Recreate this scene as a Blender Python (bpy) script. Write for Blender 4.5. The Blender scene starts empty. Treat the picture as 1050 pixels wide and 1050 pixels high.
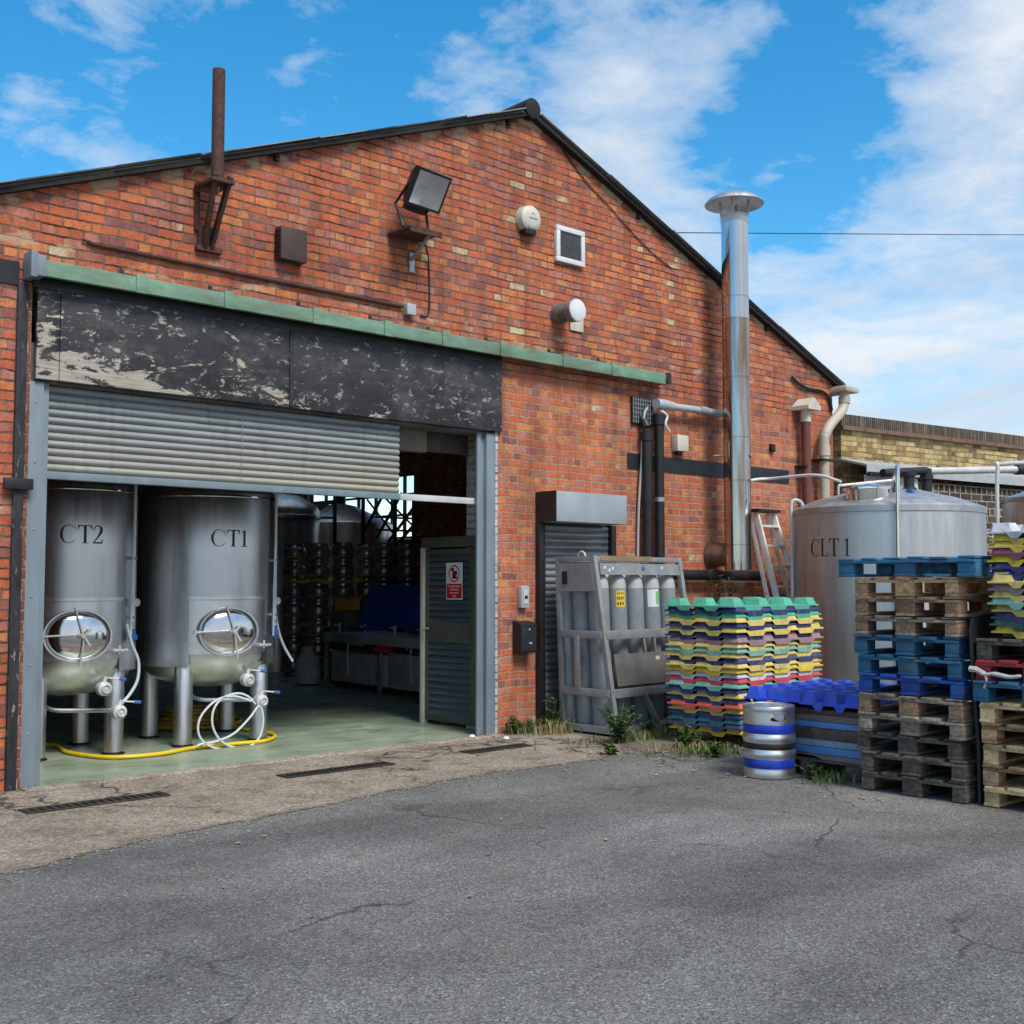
import bpy, bmesh, math, random
from mathutils import Vector, Matrix
from math import sin, cos, pi, radians as R
random.seed(7)
S = bpy.context.scene
COL = S.collection
# ------------------------------------------------------------------ camera calibration helpers (pixels of the 1050 px photo)
F = 1200.0; PITCH = math.atan(73/F); TH = math.atan(math.hypot(F, 73)/1325); H = 1.5
CX, CY = -3.1382, -8.7829
_c, _s, _cp, _sp = cos(TH), sin(TH), cos(PITCH), sin(PITCH)
def ray(px, py):
    x = (px-525)/F; u = (525-py)/F
    fw = _cp-u*_sp; up = u*_cp+_sp
    return (_c*x+_s*fw, -_s*x+_c*fw, up)
def onY(px, py, y=0.0):
    r = ray(px, py); t = (y-CY)/r[1]; return Vector((CX+r[0]*t, y, H+r[2]*t))
def onX(px, py, x):
    r = ray(px, py); t = (x-CX)/r[0]; return Vector((x, CY+r[1]*t, H+r[2]*t))
def onZ(px, py, z=0.0):
    r = ray(px, py); t = (z-H)/r[2]; return Vector((CX+r[0]*t, CY+r[1]*t, z))
# ------------------------------------------------------------------ materials
def nt_new(name):
    m = bpy.data.materials.new(name); m.use_nodes = True
    nt = m.node_tree; b = nt.nodes['Principled BSDF']
    return m, nt, b
def N(nt, t, **kw):
    n = nt.nodes.new(t)
    for k, v in kw.items():
        if k.startswith('i_'):
            n.inputs[int(k[2:])].default_value = v
        else: setattr(n, k, v)
    return n
def L(nt, a, b): nt.links.new(a, b)
def math_(nt, op, a, b=None, clamp=False):
    n = nt.nodes.new('ShaderNodeMath'); n.operation = op; n.use_clamp = clamp
    for i, v in enumerate((a, b)):
        if v is None: continue
        if isinstance(v, (int, float)): n.inputs[i].default_value = v
        else: nt.links.new(v, n.inputs[i])
    return n.outputs[0]
def ramp(nt, fac, stops, interp='LINEAR'):
    n = nt.nodes.new('ShaderNodeValToRGB'); cr = n.color_ramp; cr.interpolation = interp
    while len(cr.elements) < len(stops): cr.elements.new(0.5)
    for e, (p, c) in zip(cr.elements, stops):
        e.position = p
        e.color = (c, c, c, 1) if isinstance(c, (int, float)) else (*c, 1)
    if fac is not None: nt.links.new(fac, n.inputs[0])
    return n.outputs[0]
def mix(nt, fac, a, b, mode='MIX'):
    n = nt.nodes.new('ShaderNodeMix'); n.data_type = 'RGBA'; n.blend_type = mode; n.clamp_factor = True
    for idx, v in ((0, fac), (6, a), (7, b)):
        if isinstance(v, (int, float)): n.inputs[idx].default_value = v
        elif isinstance(v, tuple): n.inputs[idx].default_value = (*v, 1)
        else: nt.links.new(v, n.inputs[idx])
    return n.outputs[2]
def noise(nt, vec, scale, detail=4, rough=.55, dist=0.0):
    n = nt.nodes.new('ShaderNodeTexNoise'); n.inputs['Scale'].default_value = scale
    n.inputs['Detail'].default_value = detail; n.inputs['Roughness'].default_value = rough
    n.inputs['Distortion'].default_value = dist
    if vec is not None: nt.links.new(vec, n.inputs['Vector'])
    return n.outputs['Fac']
def wpos(nt, scale=(1, 1, 1), obj=False):
    if obj:
        o = nt.nodes.new('ShaderNodeTexCoord').outputs['Object']
    else:
        o = nt.nodes.new('ShaderNodeNewGeometry').outputs['Position']
    if scale == (1, 1, 1): return o
    m = nt.nodes.new('ShaderNodeVectorMath'); m.operation = 'MULTIPLY'; m.inputs[1].default_value = scale
    nt.links.new(o, m.inputs[0]); return m.outputs[0]
def bump(nt, b, h, strength=.5, dist=.01):
    n = nt.nodes.new('ShaderNodeBump'); n.inputs['Strength'].default_value = strength
    n.inputs['Distance'].default_value = dist; nt.links.new(h, n.inputs['Height'])
    nt.links.new(n.outputs[0], b.inputs['Normal'])
def M(name, col, rough=.6, metal=0.0, var=.25, scale=6.0, stretch=(1, 1, 1), wear=None, wear_at=.62, bmp=.0, dirt=None, spec=.5, rv=0.0, obj=True):
    """A painted / plain surface: base colour with mottling, optional wear patches and grime."""
    m, nt, b = nt_new(name)
    p = wpos(nt, stretch, obj=obj)
    n1 = noise(nt, p, scale, 6, .6)
    lo = tuple(max(0, c*(1-var)) for c in col); hi = tuple(min(1, c*(1+var)) for c in col)
    c = ramp(nt, n1, [(.3, lo), (.7, hi)])
    if dirt:
        c = mix(nt, ramp(nt, noise(nt, p, scale*.4, 8, .65), [(.45, 0), (.72, .8)]), c, dirt)
    if wear:
        w = ramp(nt, noise(nt, p, scale*1.7, 9, .7, .4), [(wear_at, 0), (wear_at+.05, 1)])
        c = mix(nt, w, c, wear)
    L(nt, c, b.inputs['Base Color'])
    b.inputs['Metallic'].default_value = metal
    b.inputs['Specular IOR Level'].default_value = spec
    r = ramp(nt, noise(nt, p, scale*2.3, 5, .6), [(.3, max(0, rough-.1-rv)), (.7, min(1, rough+.1+rv))])
    L(nt, r, b.inputs['Roughness'])
    if bmp: bump(nt, b, noise(nt, p, scale*5, 5, .6), bmp, .004)
    return m
def brick(name, axis='x', stops=None, mortar=(.40, .29, .19), mortar2=(.10, .062, .045), bw=.218, rh=.0765, dark=1.0, facade=False, mw=.0088, msize=None):
    m, nt, b = nt_new(name)
    pos = wpos(nt); sep = N(nt, 'ShaderNodeSeparateXYZ'); L(nt, pos, sep.inputs[0])
    d1 = math_(nt, 'MULTIPLY', math_(nt, 'SUBTRACT', noise(nt, pos, 2.2, 3), .5), .035)
    d2 = math_(nt, 'MULTIPLY', math_(nt, 'SUBTRACT', noise(nt, pos, 19, 6, .68), .5), .027)
    u = math_(nt, 'ADD', sep.outputs[0 if axis == 'x' else 1], d2)
    v = math_(nt, 'ADD', math_(nt, 'ADD', sep.outputs[2], d1), d2)
    cb = N(nt, 'ShaderNodeCombineXYZ'); L(nt, u, cb.inputs[0]); L(nt, v, cb.inputs[1])
    def bt(c1, c2, mo):
        t = N(nt, 'ShaderNodeTexBrick'); L(nt, cb.outputs[0], t.inputs['Vector'])
        t.offset = .5; t.offset_frequency = 2; t.squash = .5; t.squash_frequency = 3
        t.inputs['Scale'].default_value = 1; t.inputs['Mortar Size'].default_value = mw
        t.inputs['Mortar Smooth'].default_value = .35; t.inputs['Bias'].default_value = 0
        t.inputs['Brick Width'].default_value = bw; t.inputs['Row Height'].default_value = rh
        t.inputs['Color1'].default_value = (*c1, 1); t.inputs['Color2'].default_value = (*c2, 1); t.inputs['Mortar'].default_value = (*mo, 1)
        return t
    t = bt((0, 0, 0), (1, 1, 1), (.5, .5, .5))
    stops = stops or [(0, (.27, .10, .085)), (.08, (.36, .12, .095)), (.20, (.48, .18, .13)), (.32, (.50, .125, .062)), (.52, (.57, .15, .064)), (.68, (.46, .115, .066)), (.80, (.61, .185, .072)), (.90, (.63, .235, .092)), (.955, (.46, .18, .14)), (.992, (.54, .23, .14)), (1, (.58, .44, .27))]
    g = math_(nt, 'ADD', t.outputs['Color'], math_(nt, 'MULTIPLY', math_(nt, 'SUBTRACT', noise(nt, pos, 1.1, 4), .5), .55), True)
    c = ramp(nt, g, stops)
    fine = noise(nt, pos, 60, 6, .7)
    c = mix(nt, 1, c, ramp(nt, fine, [(.25, .55), (.75, 1.32)]), 'MULTIPLY')
    c = mix(nt, 1, c, ramp(nt, noise(nt, pos, 13, 6, .7), [(.3, .72), (.7, 1.2)]), 'MULTIPLY')
    pale = ramp(nt, noise(nt, pos, 9, 8, .7), [(.56, 0), (.76, .6)])
    c = mix(nt, pale, c, (.42, .25, .17))
    big = noise(nt, pos, .75, 5, .6)
    mm = ramp(nt, noise(nt, pos, 1.7, 5, .6), [(.42, 0), (.62, 1)])
    if facade:
        # repointed with pale mortar: low right-hand bay and the pier right of the doorway
        x, z = sep.outputs[0], sep.outputs[2]
        lowz = math_(nt, 'MULTIPLY', math_(nt, 'SUBTRACT', 2.86, z), 9, True)
        rgt = math_(nt, 'MULTIPLY', math_(nt, 'SUBTRACT', x, 6.35), 9, True)
        rep = math_(nt, 'MULTIPLY', lowz, rgt)
        pier = math_(nt, 'MULTIPLY', math_(nt, 'MULTIPLY', math_(nt, 'SUBTRACT', 3.72, z), 6, True), math_(nt, 'MULTIPLY', math_(nt, 'SUBTRACT', x, 4.0), 6, True))
        mm = math_(nt, 'MAXIMUM', math_(nt, 'MULTIPLY', mm, .35), math_(nt, 'MAXIMUM', math_(nt, 'MULTIPLY', pier, .85), rep))
        # pale bedding under the verge
        dz = math_(nt, 'SUBTRACT', 6.39, math_(nt, 'MULTIPLY', math_(nt, 'ABSOLUTE', math_(nt, 'SUBTRACT', x, 5.04)), .384))
        vg = math_(nt, 'MULTIPLY', math_(nt, 'ADD', math_(nt, 'SUBTRACT', z, dz), .13), 14, True)
        vg = math_(nt, 'MULTIPLY', vg, ramp(nt, noise(nt, pos, 4, 4), [(.5, 0), (.56, .9)]))
        # efflorescence / render remnants along the track
        tr = ramp(nt, math_(nt, 'ABSOLUTE', math_(nt, 'SUBTRACT', z, 4.03)), [(.05, 1), (.16, 0)])
        tr = math_(nt, 'MULTIPLY', tr, ramp(nt, noise(nt, wpos(nt, (1, 1, 3)), 3, 7, .65), [(.55, 0), (.62, .75)]))
        vg = math_(nt, 'MAXIMUM', vg, tr)
    fr_ = math_(nt, 'ABSOLUTE', math_(nt, 'SUBTRACT', math_(nt, 'FRACT', math_(nt, 'DIVIDE', v, rh)), .5))
    bed = math_(nt, 'MULTIPLY', math_(nt, 'SUBTRACT', fr_, .36), 12, True)
    deep = ramp(nt, noise(nt, wpos(nt, (1, 1, 2)), 2.4, 6, .65), [(.36, 0), (.58, 1)])
    m2 = mix(nt, math_(nt, 'MULTIPLY', bed, deep), tuple(x*2.3 for x in mortar2), tuple(x*.33 for x in mortar2))
    mc = mix(nt, mm, m2, mortar)
    mc = mix(nt, 1, mc, ramp(nt, noise(nt, pos, 35, 5), [(.3, .6), (.7, 1.3)]), 'MULTIPLY')
    c = mix(nt, t.outputs['Fac'], c, mc)
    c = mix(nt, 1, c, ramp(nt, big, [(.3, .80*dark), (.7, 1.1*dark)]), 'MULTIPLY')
    c = mix(nt, 1, c, ramp(nt, noise(nt, wpos(nt, (3, 3, .35)), 1.6, 7, .65), [(.32, .66), (.55, 1.05)]), 'MULTIPLY')
    if facade: c = mix(nt, vg, c, (.46, .34, .22))
    L(nt, c, b.inputs['Base Color']); b.inputs['Roughness'].default_value = .88; b.inputs['Specular IOR Level'].default_value = .25
    h = math_(nt, 'ADD', math_(nt, 'MULTIPLY', t.outputs['Fac'], -1.0), math_(nt, 'MULTIPLY', fine, .55))
    bump(nt, b, h, .9, .011)
    return m
def steel(name, base=.55, rough=.3, streak=(9, 9, .7), stain_or_reflection=None, amt=.16):
    m, nt, b = nt_new(name)
    p = wpos(nt, streak, obj=True)
    n1 = noise(nt, p, 2.2, 8, .65); n2 = noise(nt, wpos(nt, obj=True), 1.6, 6, .6)
    c = ramp(nt, n1, [(.25, (base*.78, base*.79, base*.81)), (.75, (base*1.12, base*1.13, base*1.14))])
    c = mix(nt, ramp(nt, n2, [(.4, 0), (.75, .4)]), c, (base*.62, base*.6, base*.56))
    if stain_or_reflection: c = mix(nt, ramp(nt, noise(nt, wpos(nt, (6, 6, .5), obj=True), 1.5, 6, .6), [(.42, 0), (.62, .85)]), c, stain_or_reflection)
    L(nt, c, b.inputs['Base Color']); b.inputs['Metallic'].default_value = 1
    L(nt, ramp(nt, n1, [(.2, max(.02, rough-amt*.5)), (.8, rough+amt)]), b.inputs['Roughness'])
    bump(nt, b, noise(nt, wpos(nt, (1.2, 1.2, .9), obj=True), 2, 3), .25, .01)
    return m
def wood(name, c1, c2, rough=.8, dirt=(.07, .055, .042), paint=None):
    m, nt, b = nt_new(name)
    oi = N(nt, 'ShaderNodeObjectInfo')
    tc = N(nt, 'ShaderNodeTexCoord'); ad = N(nt, 'ShaderNodeVectorMath', operation='ADD')
    L(nt, tc.outputs['Object'], ad.inputs[0])
    sc = math_(nt, 'MULTIPLY', oi.outputs['Random'], 37.0); cbx = N(nt, 'ShaderNodeCombineXYZ')
    for i in range(3): L(nt, sc, cbx.inputs[i])
    L(nt, cbx.outputs[0], ad.inputs[1])
    st = N(nt, 'ShaderNodeVectorMath', operation='MULTIPLY'); st.inputs[1].default_value = (3, 14, 22); L(nt, ad.outputs[0], st.inputs[0])
    g = noise(nt, st.outputs[0], 2.0, 8, .65, .6)
    c = ramp(nt, g, [(.28, tuple(x*.55 for x in c1)), (.40, c1), (.66, c2)])
    bl = noise(nt, ad.outputs[0], 5, 6, .65)
    if paint:
        w = ramp(nt, math_(nt, 'ADD', math_(nt, 'MULTIPLY', g, .5), math_(nt, 'MULTIPLY', bl, .5)), [(.56, 0), (.63, 1)])
        c = mix(nt, w, ramp(nt, bl, [(.3, tuple(x*.7 for x in paint)), (.7, tuple(min(1, x*1.25) for x in paint))]), c)
    c = mix(nt, ramp(nt, noise(nt, ad.outputs[0], 2.3, 7, .6), [(.48, 0), (.75, .75)]), c, dirt)
    v = math_(nt, 'ADD', math_(nt, 'MULTIPLY', oi.outputs['Random'], .5), .75)
    hv = N(nt, 'ShaderNodeHueSaturation'); L(nt, c, hv.inputs['Color']); L(nt, v, hv.inputs['Value'])
    L(nt, hv.outputs[0], b.inputs['Base Color']); b.inputs['Roughness'].default_value = rough
    bump(nt, b, g, .5, .003)
    return m
def plastic(name, col, rough=.5):
    m, nt, b = nt_new(name)
    p = wpos(nt); oi = N(nt, 'ShaderNodeObjectInfo').outputs['Random']
    n = noise(nt, p, 7, 6, .65)
    c = ramp(nt, n, [(.3, tuple(x*.7 for x in col)), (.7, tuple(min(1, x*1.1) for x in col))])
    g = sum(col)/3
    fade = tuple(min(.8, x*.5+g*.35+.13) for x in col)       # sun-bleached version of the same plastic
    c = mix(nt, math_(nt, 'MULTIPLY', ramp(nt, noise(nt, p, 4, 7, .7), [(.38, 0), (.7, 1)]), math_(nt, 'MULTIPLY', oi, .35)), c, fade)
    c = mix(nt, ramp(nt, noise(nt, p, 13, 9, .75), [(.50, 0), (.70, .7)]), c, (.16, .14, .115))
    c = mix(nt, ramp(nt, noise(nt, p, 45, 5, .7), [(.62, 0), (.76, .35)]), c, (.5, .49, .46))
    L(nt, c, b.inputs['Base Color']); L(nt, ramp(nt, n, [(.3, rough-.12), (.7, rough+.2)]), b.inputs['Roughness'])
    bump(nt, b, n, .2, .004)
    return m
def peeling(name):
    m, nt, b = nt_new(name)
    pos = wpos(nt); sep = N(nt, 'ShaderNodeSeparateXYZ'); L(nt, pos, sep.inputs[0])
    x, z = sep.outputs[0], sep.outputs[2]
    n = noise(nt, wpos(nt, (1, 1, 2.3)), 2.6, 10, .68, .7)
    n2 = noise(nt, wpos(nt, (1, 1, 2.2)), 17, 9, .75, .5)
    lowb = math_(nt, 'MULTIPLY', math_(nt, 'SUBTRACT', 3.52, z), .20)
    left = math_(nt, 'MULTIPLY', math_(nt, 'SUBTRACT', 2.0, x), .055)
    e = math_(nt, 'ADD', math_(nt, 'ADD', n, lowb), math_(nt, 'ADD', left, math_(nt, 'MULTIPLY', n2, .34)))
    peel = ramp(nt, e, [(.825, 0), (.84, 1)])
    gr = noise(nt, wpos(nt, (1.2, 1, 26)), 3, 7, .6, .4)
    wd = ramp(nt, gr, [(.3, (.24, .205, .165)), (.7, (.53, .48, .41))])
    bk = ramp(nt, noise(nt, pos, 4, 7, .65), [(.3, (.007, .007, .009)), (.75, (.035, .034, .037))])
    ash = ramp(nt, noise(nt, wpos(nt, (1, 1, 1.6)), 2.4, 10, .75), [(.5, 0), (.62, .8)])
    bk = mix(nt, ash, bk, (.075, .07, .07))
    sc = ramp(nt, noise(nt, wpos(nt, (1, 1, 1.8)), 9, 9, .75, .5), [(.575, 0), (.62, .85)])
    bk = mix(nt, sc, bk, (.34, .31, .275))
    L(nt, mix(nt, peel, bk, wd), b.inputs['Base Color'])
    L(nt, ramp(nt, peel, [(0, .5), (1, .9)]), b.inputs['Roughness'])
    bump(nt, b, math_(nt, 'ADD', math_(nt, 'MULTIPLY', peel, -1.0), math_(nt, 'MULTIPLY', gr, .4)), .8, .006)
    return m
def asphalt():
    m, nt, b = nt_new('asphalt'); pos = wpos(nt)
    v = N(nt, 'ShaderNodeTexVoronoi'); v.inputs['Scale'].default_value = 105; L(nt, pos, v.inputs['Vector'])
    sx = N(nt, 'ShaderNodeSeparateXYZ'); L(nt, v.outputs['Color'], sx.inputs[0])
    c = ramp(nt, sx.outputs[0], [(0, (.070, .068, .064)), (.45, (.128, .125, .119)), (.88, (.18, .176, .168)), (.98, (.24, .235, .224)), (1, (.33, .32, .30))])
    f = noise(nt, pos, 220, 4, .7)
    c = mix(nt, 1, c, ramp(nt, f, [(.3, .5), (.7, 1.45)]), 'MULTIPLY')
    big = noise(nt, pos, .55, 7, .62, .6)
    c = mix(nt, 1, c, ramp(nt, big, [(.3, .6), (.5, .98), (.7, 1.36)]), 'MULTIPLY')
    med = noise(nt, pos, 2.6, 8, .7)
    c = mix(nt, ramp(nt, med, [(.54, 0), (.72, .5)]), c, (.15, .125, .095))
    # tar seams and hairline cracks
    dv = N(nt, 'ShaderNodeVectorMath', operation='ADD'); nv = N(nt, 'ShaderNodeTexNoise'); nv.inputs['Scale'].default_value = 1.3; nv.inputs['Detail'].default_value = 6; L(nt, pos, nv.inputs['Vector'])
    L(nt, pos, dv.inputs[0]); L(nt, nv.outputs['Color'], dv.inputs[1])
    vc = N(nt, 'ShaderNodeTexVoronoi'); vc.feature = 'DISTANCE_TO_EDGE'; vc.inputs['Scale'].default_value = .33; L(nt, dv.outputs[0], vc.inputs['Vector'])
    cr = ramp(nt, vc.outputs['Distance'], [(.0, .8), (.007, 0)])
    cr = math_(nt, 'MULTIPLY', cr, ramp(nt, noise(nt, pos, .8, 5), [(.46, 0), (.58, 1)]))
    c = mix(nt, cr, c, (.02, .02, .021))
    # worn wheel lanes, oil drips and a squared-off repair patch
    lane = noise(nt, wpos(nt, (.22, 1.1, 1)), .9, 5, .6, .3)
    c = mix(nt, 1, c, ramp(nt, lane, [(.34, .78), (.62, 1.2)]), 'MULTIPLY')
    oil = ramp(nt, noise(nt, pos, 1.25, 4, .5, .8), [(.66, 0), (.76, .55)])
    c = mix(nt, oil, c, (.03, .03, .03))
    pal = ramp(nt, noise(nt, pos, 6.5, 9, .75), [(.54, 0), (.72, .35)])
    c = mix(nt, pal, c, (.20, .185, .16))
    L(nt, c, b.inputs['Base Color']); b.inputs['Roughness'].default_value = .83; b.inputs['Specular IOR Level'].default_value = .35
    h = math_(nt, 'ADD', v.outputs['Distance'], math_(nt, 'MULTIPLY', f, .5))
    h = math_(nt, 'SUBTRACT', h, math_(nt, 'MULTIPLY', cr, 1.5))
    bump(nt, b, h, .55, .008)
    return m
def concrete(name, c1, c2, c3, cracks=True, edge=False):
    m, nt, b = nt_new(name); pos = wpos(nt)
    c = ramp(nt, noise(nt, pos, 1.3, 9, .68, .4), [(.25, c1), (.5, c2), (.75, c3)])
    v = N(nt, 'ShaderNodeTexVoronoi'); v.inputs['Scale'].default_value = 70; L(nt, pos, v.inputs['Vector'])
    sx = N(nt, 'ShaderNodeSeparateXYZ'); L(nt, v.outputs['Color'], sx.inputs[0])
    c = mix(nt, 1, c, ramp(nt, sx.outputs[0], [(0, .6), (.6, 1.0), (1, 1.5)]), 'MULTIPLY')
    c = mix(nt, ramp(nt, noise(nt, pos, 3.1, 8, .7), [(.5, 0), (.7, .65)]), c, tuple(x*.38 for x in c1))
    h = math_(nt, 'ADD', noise(nt, pos, 50, 6, .7), noise(nt, pos, 5, 6, .6))
    if cracks:
        dv = N(nt, 'ShaderNodeVectorMath', operation='ADD'); nv = N(nt, 'ShaderNodeTexNoise'); nv.inputs['Scale'].default_value = 2.2; nv.inputs['Detail'].default_value = 7; L(nt, pos, nv.inputs['Vector'])
        L(nt, pos, dv.inputs[0]); L(nt, nv.outputs['Color'], dv.inputs[1])
        vc = N(nt, 'ShaderNodeTexVoronoi'); vc.feature = 'DISTANCE_TO_EDGE'; vc.inputs['Scale'].default_value = .55; L(nt, dv.outputs[0], vc.inputs['Vector'])
        cr = ramp(nt, vc.outputs['Distance'], [(.0, 1), (.016, 0)])
        cr = math_(nt, 'MULTIPLY', cr, ramp(nt, noise(nt, pos, .9, 4), [(.44, 0), (.52, 1)]))
        c = mix(nt, cr, c, (.03, .026, .022)); h = math_(nt, 'SUBTRACT', h, math_(nt, 'MULTIPLY', cr, 2))
    if edge:
        uv = N(nt, 'ShaderNodeUVMap', uv_map='edge'); su = N(nt, 'ShaderNodeSeparateXYZ'); L(nt, uv.outputs[0], su.inputs[0])
        e = math_(nt, 'ADD', math_(nt, 'MULTIPLY', noise(nt, pos, 5, 9, .7), .26), math_(nt, 'MULTIPLY', noise(nt, pos, 1.7, 4), .16))
        e = math_(nt, 'SUBTRACT', su.outputs[0], math_(nt, 'ADD', e, -.06))
        L(nt, ramp(nt, e, [(.0, 0), (.012, 1)]), b.inputs['Alpha'])
        c = mix(nt, ramp(nt, e, [(.0, .7), (.10, 0)]), c, (.085, .075, .062))
    L(nt, c, b.inputs['Base Color']); b.inputs['Roughness'].default_value = .87; b.inputs['Specular IOR Level'].default_value = .3
    bump(nt, b, h, .6, .008)
    return m
def floor_paint():
    m, nt, b = nt_new('green_floor_paint'); pos = wpos(nt)
    c = ramp(nt, noise(nt, pos, 1.5, 8, .65, .5), [(.3, (.20, .26, .18)), (.7, (.34, .41, .30))])
    c = mix(nt, ramp(nt, noise(nt, wpos(nt, (.6, 2, 1)), 2.4, 8, .7), [(.50, 0), (.70, .75)]), c, (.1, .1, .075))
    L(nt, c, b.inputs['Base Color'])
    L(nt, ramp(nt, noise(nt, pos, 1.8, 6), [(.35, .22), (.7, .6)]), b.inputs['Roughness'])
    return m
def glass(name, tint=(.85, .9, .95)):
    m = bpy.data.materials.new(name); m.use_nodes = True; nt = m.node_tree
    nt.nodes.remove(nt.nodes['Principled BSDF']); out = nt.nodes['Material Output']
    a = N(nt, 'ShaderNodeBsdfTransparent'); a.inputs[0].default_value = (*tint, 1)
    g = N(nt, 'ShaderNodeBsdfGlossy'); g.inputs['Roughness'].default_value = .05
    fr = N(nt, 'ShaderNodeFresnel'); mx = N(nt, 'ShaderNodeMixShader')
    L(nt, fr.outputs[0], mx.inputs[0]); L(nt, a.outputs[0], mx.inputs[1]); L(nt, g.outputs[0], mx.inputs[2]); L(nt, mx.outputs[0], out.inputs[0])
    return m
def leafm(name, c1, c2):
    m, nt, b = nt_new(name)
    L(nt, ramp(nt, noise(nt, wpos(nt), 30, 4, .6), [(.3, c1), (.7, c2)]), b.inputs['Base Color']); b.inputs['Roughness'].default_value = .55
    return m
MB_brick = brick('red_brick', 'x', facade=True)
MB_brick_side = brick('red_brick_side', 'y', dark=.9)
MB_yellow = brick('yellow_stock_brick', 'x', [(0, (.19, .125, .06)), (.25, (.37, .26, .11)), (.6, (.55, .42, .17)), (.9, (.62, .49, .24)), (1, (.48, .29, .17))], (.34, .27, .17), (.16, .13, .08))
MB_dark = brick('sooty_brick', 'x', [(0, (.045, .037, .03)), (.5, (.085, .065, .045)), (1, (.14, .105, .07))], (.42, .38, .32), (.3, .27, .23), bw=.26, rh=.105, mw=.012)
MB_coping = brick('coping_brick', 'x', [(0, (.09, .075, .06)), (.5, (.16, .13, .10)), (1, (.22, .18, .13))], (.05, .04, .03), (.04, .03, .025), bw=.09, rh=.4)
MB_white = brick('painted_brick', 'x', [(0, (.42, .42, .43)), (1, (.58, .58, .58))], (.3, .3, .3), (.25, .25, .25))
MB_red_reveal = brick('reveal_brick', 'x', [(0, (.22, .06, .04)), (1, (.36, .13, .08))], (.3, .24, .18), (.2, .16, .12), bw=.11)
m_steel = steel('tank_steel', .66, .36)
m_steel_p = steel('polished_steel', .72, .10, (2, 2, 2), amt=.06)
m_steel_y = steel('weathered_tank_steel', .62, .36, (5, 5, .5), stain_or_reflection=(.45, .39, .29))
m_flue = steel('flue_steel', .50, .12, (9, 9, .3), stain_or_reflection=(.26, .145, .065), amt=.1)  # brown streaks imitate warm brick reflections, painted into the colour
m_flue_plain = steel('flue_steel_plain', .60, .10, (9, 9, .3), amt=.06)  # upper sections, without the painted reflections
m_keg = steel('keg_steel', .74, .36, (3, 3, 6), amt=.12)
m_alu = M('aluminium', (.56, .56, .555), .42, .12, .12, 8, dirt=(.4, .39, .37))
m_galv = M('galvanised', (.36, .39, .41), .45, .75, .22, 14, wear=(.22, .19, .16), wear_at=.68)
m_bluegrey = M('blue_grey_paint', (.165, .21, .24), .55, .0, .14, 3, (3, 3, .8), wear=(.16, .13, .10), wear_at=.74, bmp=.1)
m_shutter = M('shutter_slats', (.33, .345, .335), .6, .0, .2, 2.2, (.6, 1, 5), dirt=(.33, .30, .20))
m_shutter2 = M('shutter_slats_dark', (.30, .32, .335), .36, .5, .25, 3, (.7, 1, 4), dirt=(.09, .085, .08))
m_cage = M('cage_grey_paint', (.245, .26, .27), .6, .25, .25, 6, wear=(.13, .10, .075), wear_at=.66, dirt=(.28, .26, .23), bmp=.15)
m_gas = M('gas_bottle_grey', (.235, .255, .275), .42, 0, .12, 4, dirt=(.14, .145, .15))
m_gas_top = M('gas_bottle_shoulder', (.38, .385, .37), .5, 0, .12, 8)
m_green = M('green_track_paint', (.15, .27, .185), .6, .0, .3, 4, (1, 3, 3), wear=(.24, .15, .08), wear_at=.60, dirt=(.10, .11, .075), bmp=.3)
m_rust = M('rust', (.085, .034, .026), .8, .1, .4, 14, dirt=(.04, .022, .02), bmp=.3)
m_rust_l = M('light_rust', (.2, .11, .07), .8, .1, .4, 10, dirt=(.1, .06, .04), bmp=.3)
m_black = M('black_paint', (.008, .008, .009), .5, 0, .5, 6, dirt=(.02, .018, .016))
m_verge = M('tarred_verge', (.006, .006, .006), .8, 0, .6, 9, dirt=(.022, .02, .018), bmp=.5)
m_blackblue = M('blue_black_paint', (.008, .011, .017), .55, 0, .5, 6, wear=(.35, .33, .3), wear_at=.74, dirt=(.016, .02, .026), bmp=.15)
m_timber_w = M('flaking_timber', (.02, .021, .026), .8, 0, .6, 5, (3, 3, .9), wear=(.3, .27, .24), wear_at=.60, bmp=.4)
m_peel = peeling('peeling_black_fascia')
m_slate = M('roof_sheet', (.21, .205, .195), .85, 0, .3, 3, dirt=(.1, .095, .085), bmp=.4)
m_asph = asphalt()
m_conc = concrete('concrete_apron', (.15, .122, .098), (.255, .21, .165), (.34, .29, .235), edge=True)
m_curb = concrete('threshold_concrete', (.22, .18, .14), (.32, .27, .21), (.4, .35, .28))
m_soil = concrete('soil_strip', (.10, .085, .065), (.16, .135, .105), (.22, .19, .15), False)
m_floor = floor_paint()
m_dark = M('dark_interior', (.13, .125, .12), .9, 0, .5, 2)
m_darkblue = M('dark_blue_interior', (.02, .025, .045), .7, 0, .4, 2)
m_white = M('white_plastic', (.66, .67, .68), .4, 0, .05, 8, dirt=(.5, .48, .44))
m_cream = M('cream_plastic', (.56, .53, .44), .5, 0, .08, 8, dirt=(.4, .36, .28))
m_beige = M('beige_pipe_paint', (.44, .39, .31), .55, 0, .15, 5, dirt=(.25, .2, .15))
m_redpipe = M('oxblood_pipe_paint', (.15, .04, .03), .5, 0, .25, 6, (2, 2, .6), dirt=(.07, .03, .025))
m_grey = M('grey_plastic', (.27, .28, .29), .5, 0, .12, 8)
m_lgrey = M('pale_grey_box', (.40, .42, .44), .45, .1, .1, 8)
m_mesh = M('vent_mesh', (.12, .125, .13), .5, .4, .2, 8)
m_brown = M('brown_box_paint', (.055, .028, .024), .6, 0, .2, 8)
m_letter = M('black_lettering', (.008, .008, .01), .5, 0, .1, 8)
m_red = M('sign_red', (.55, .012, .02), .4, 0, .05, 8)
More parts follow.
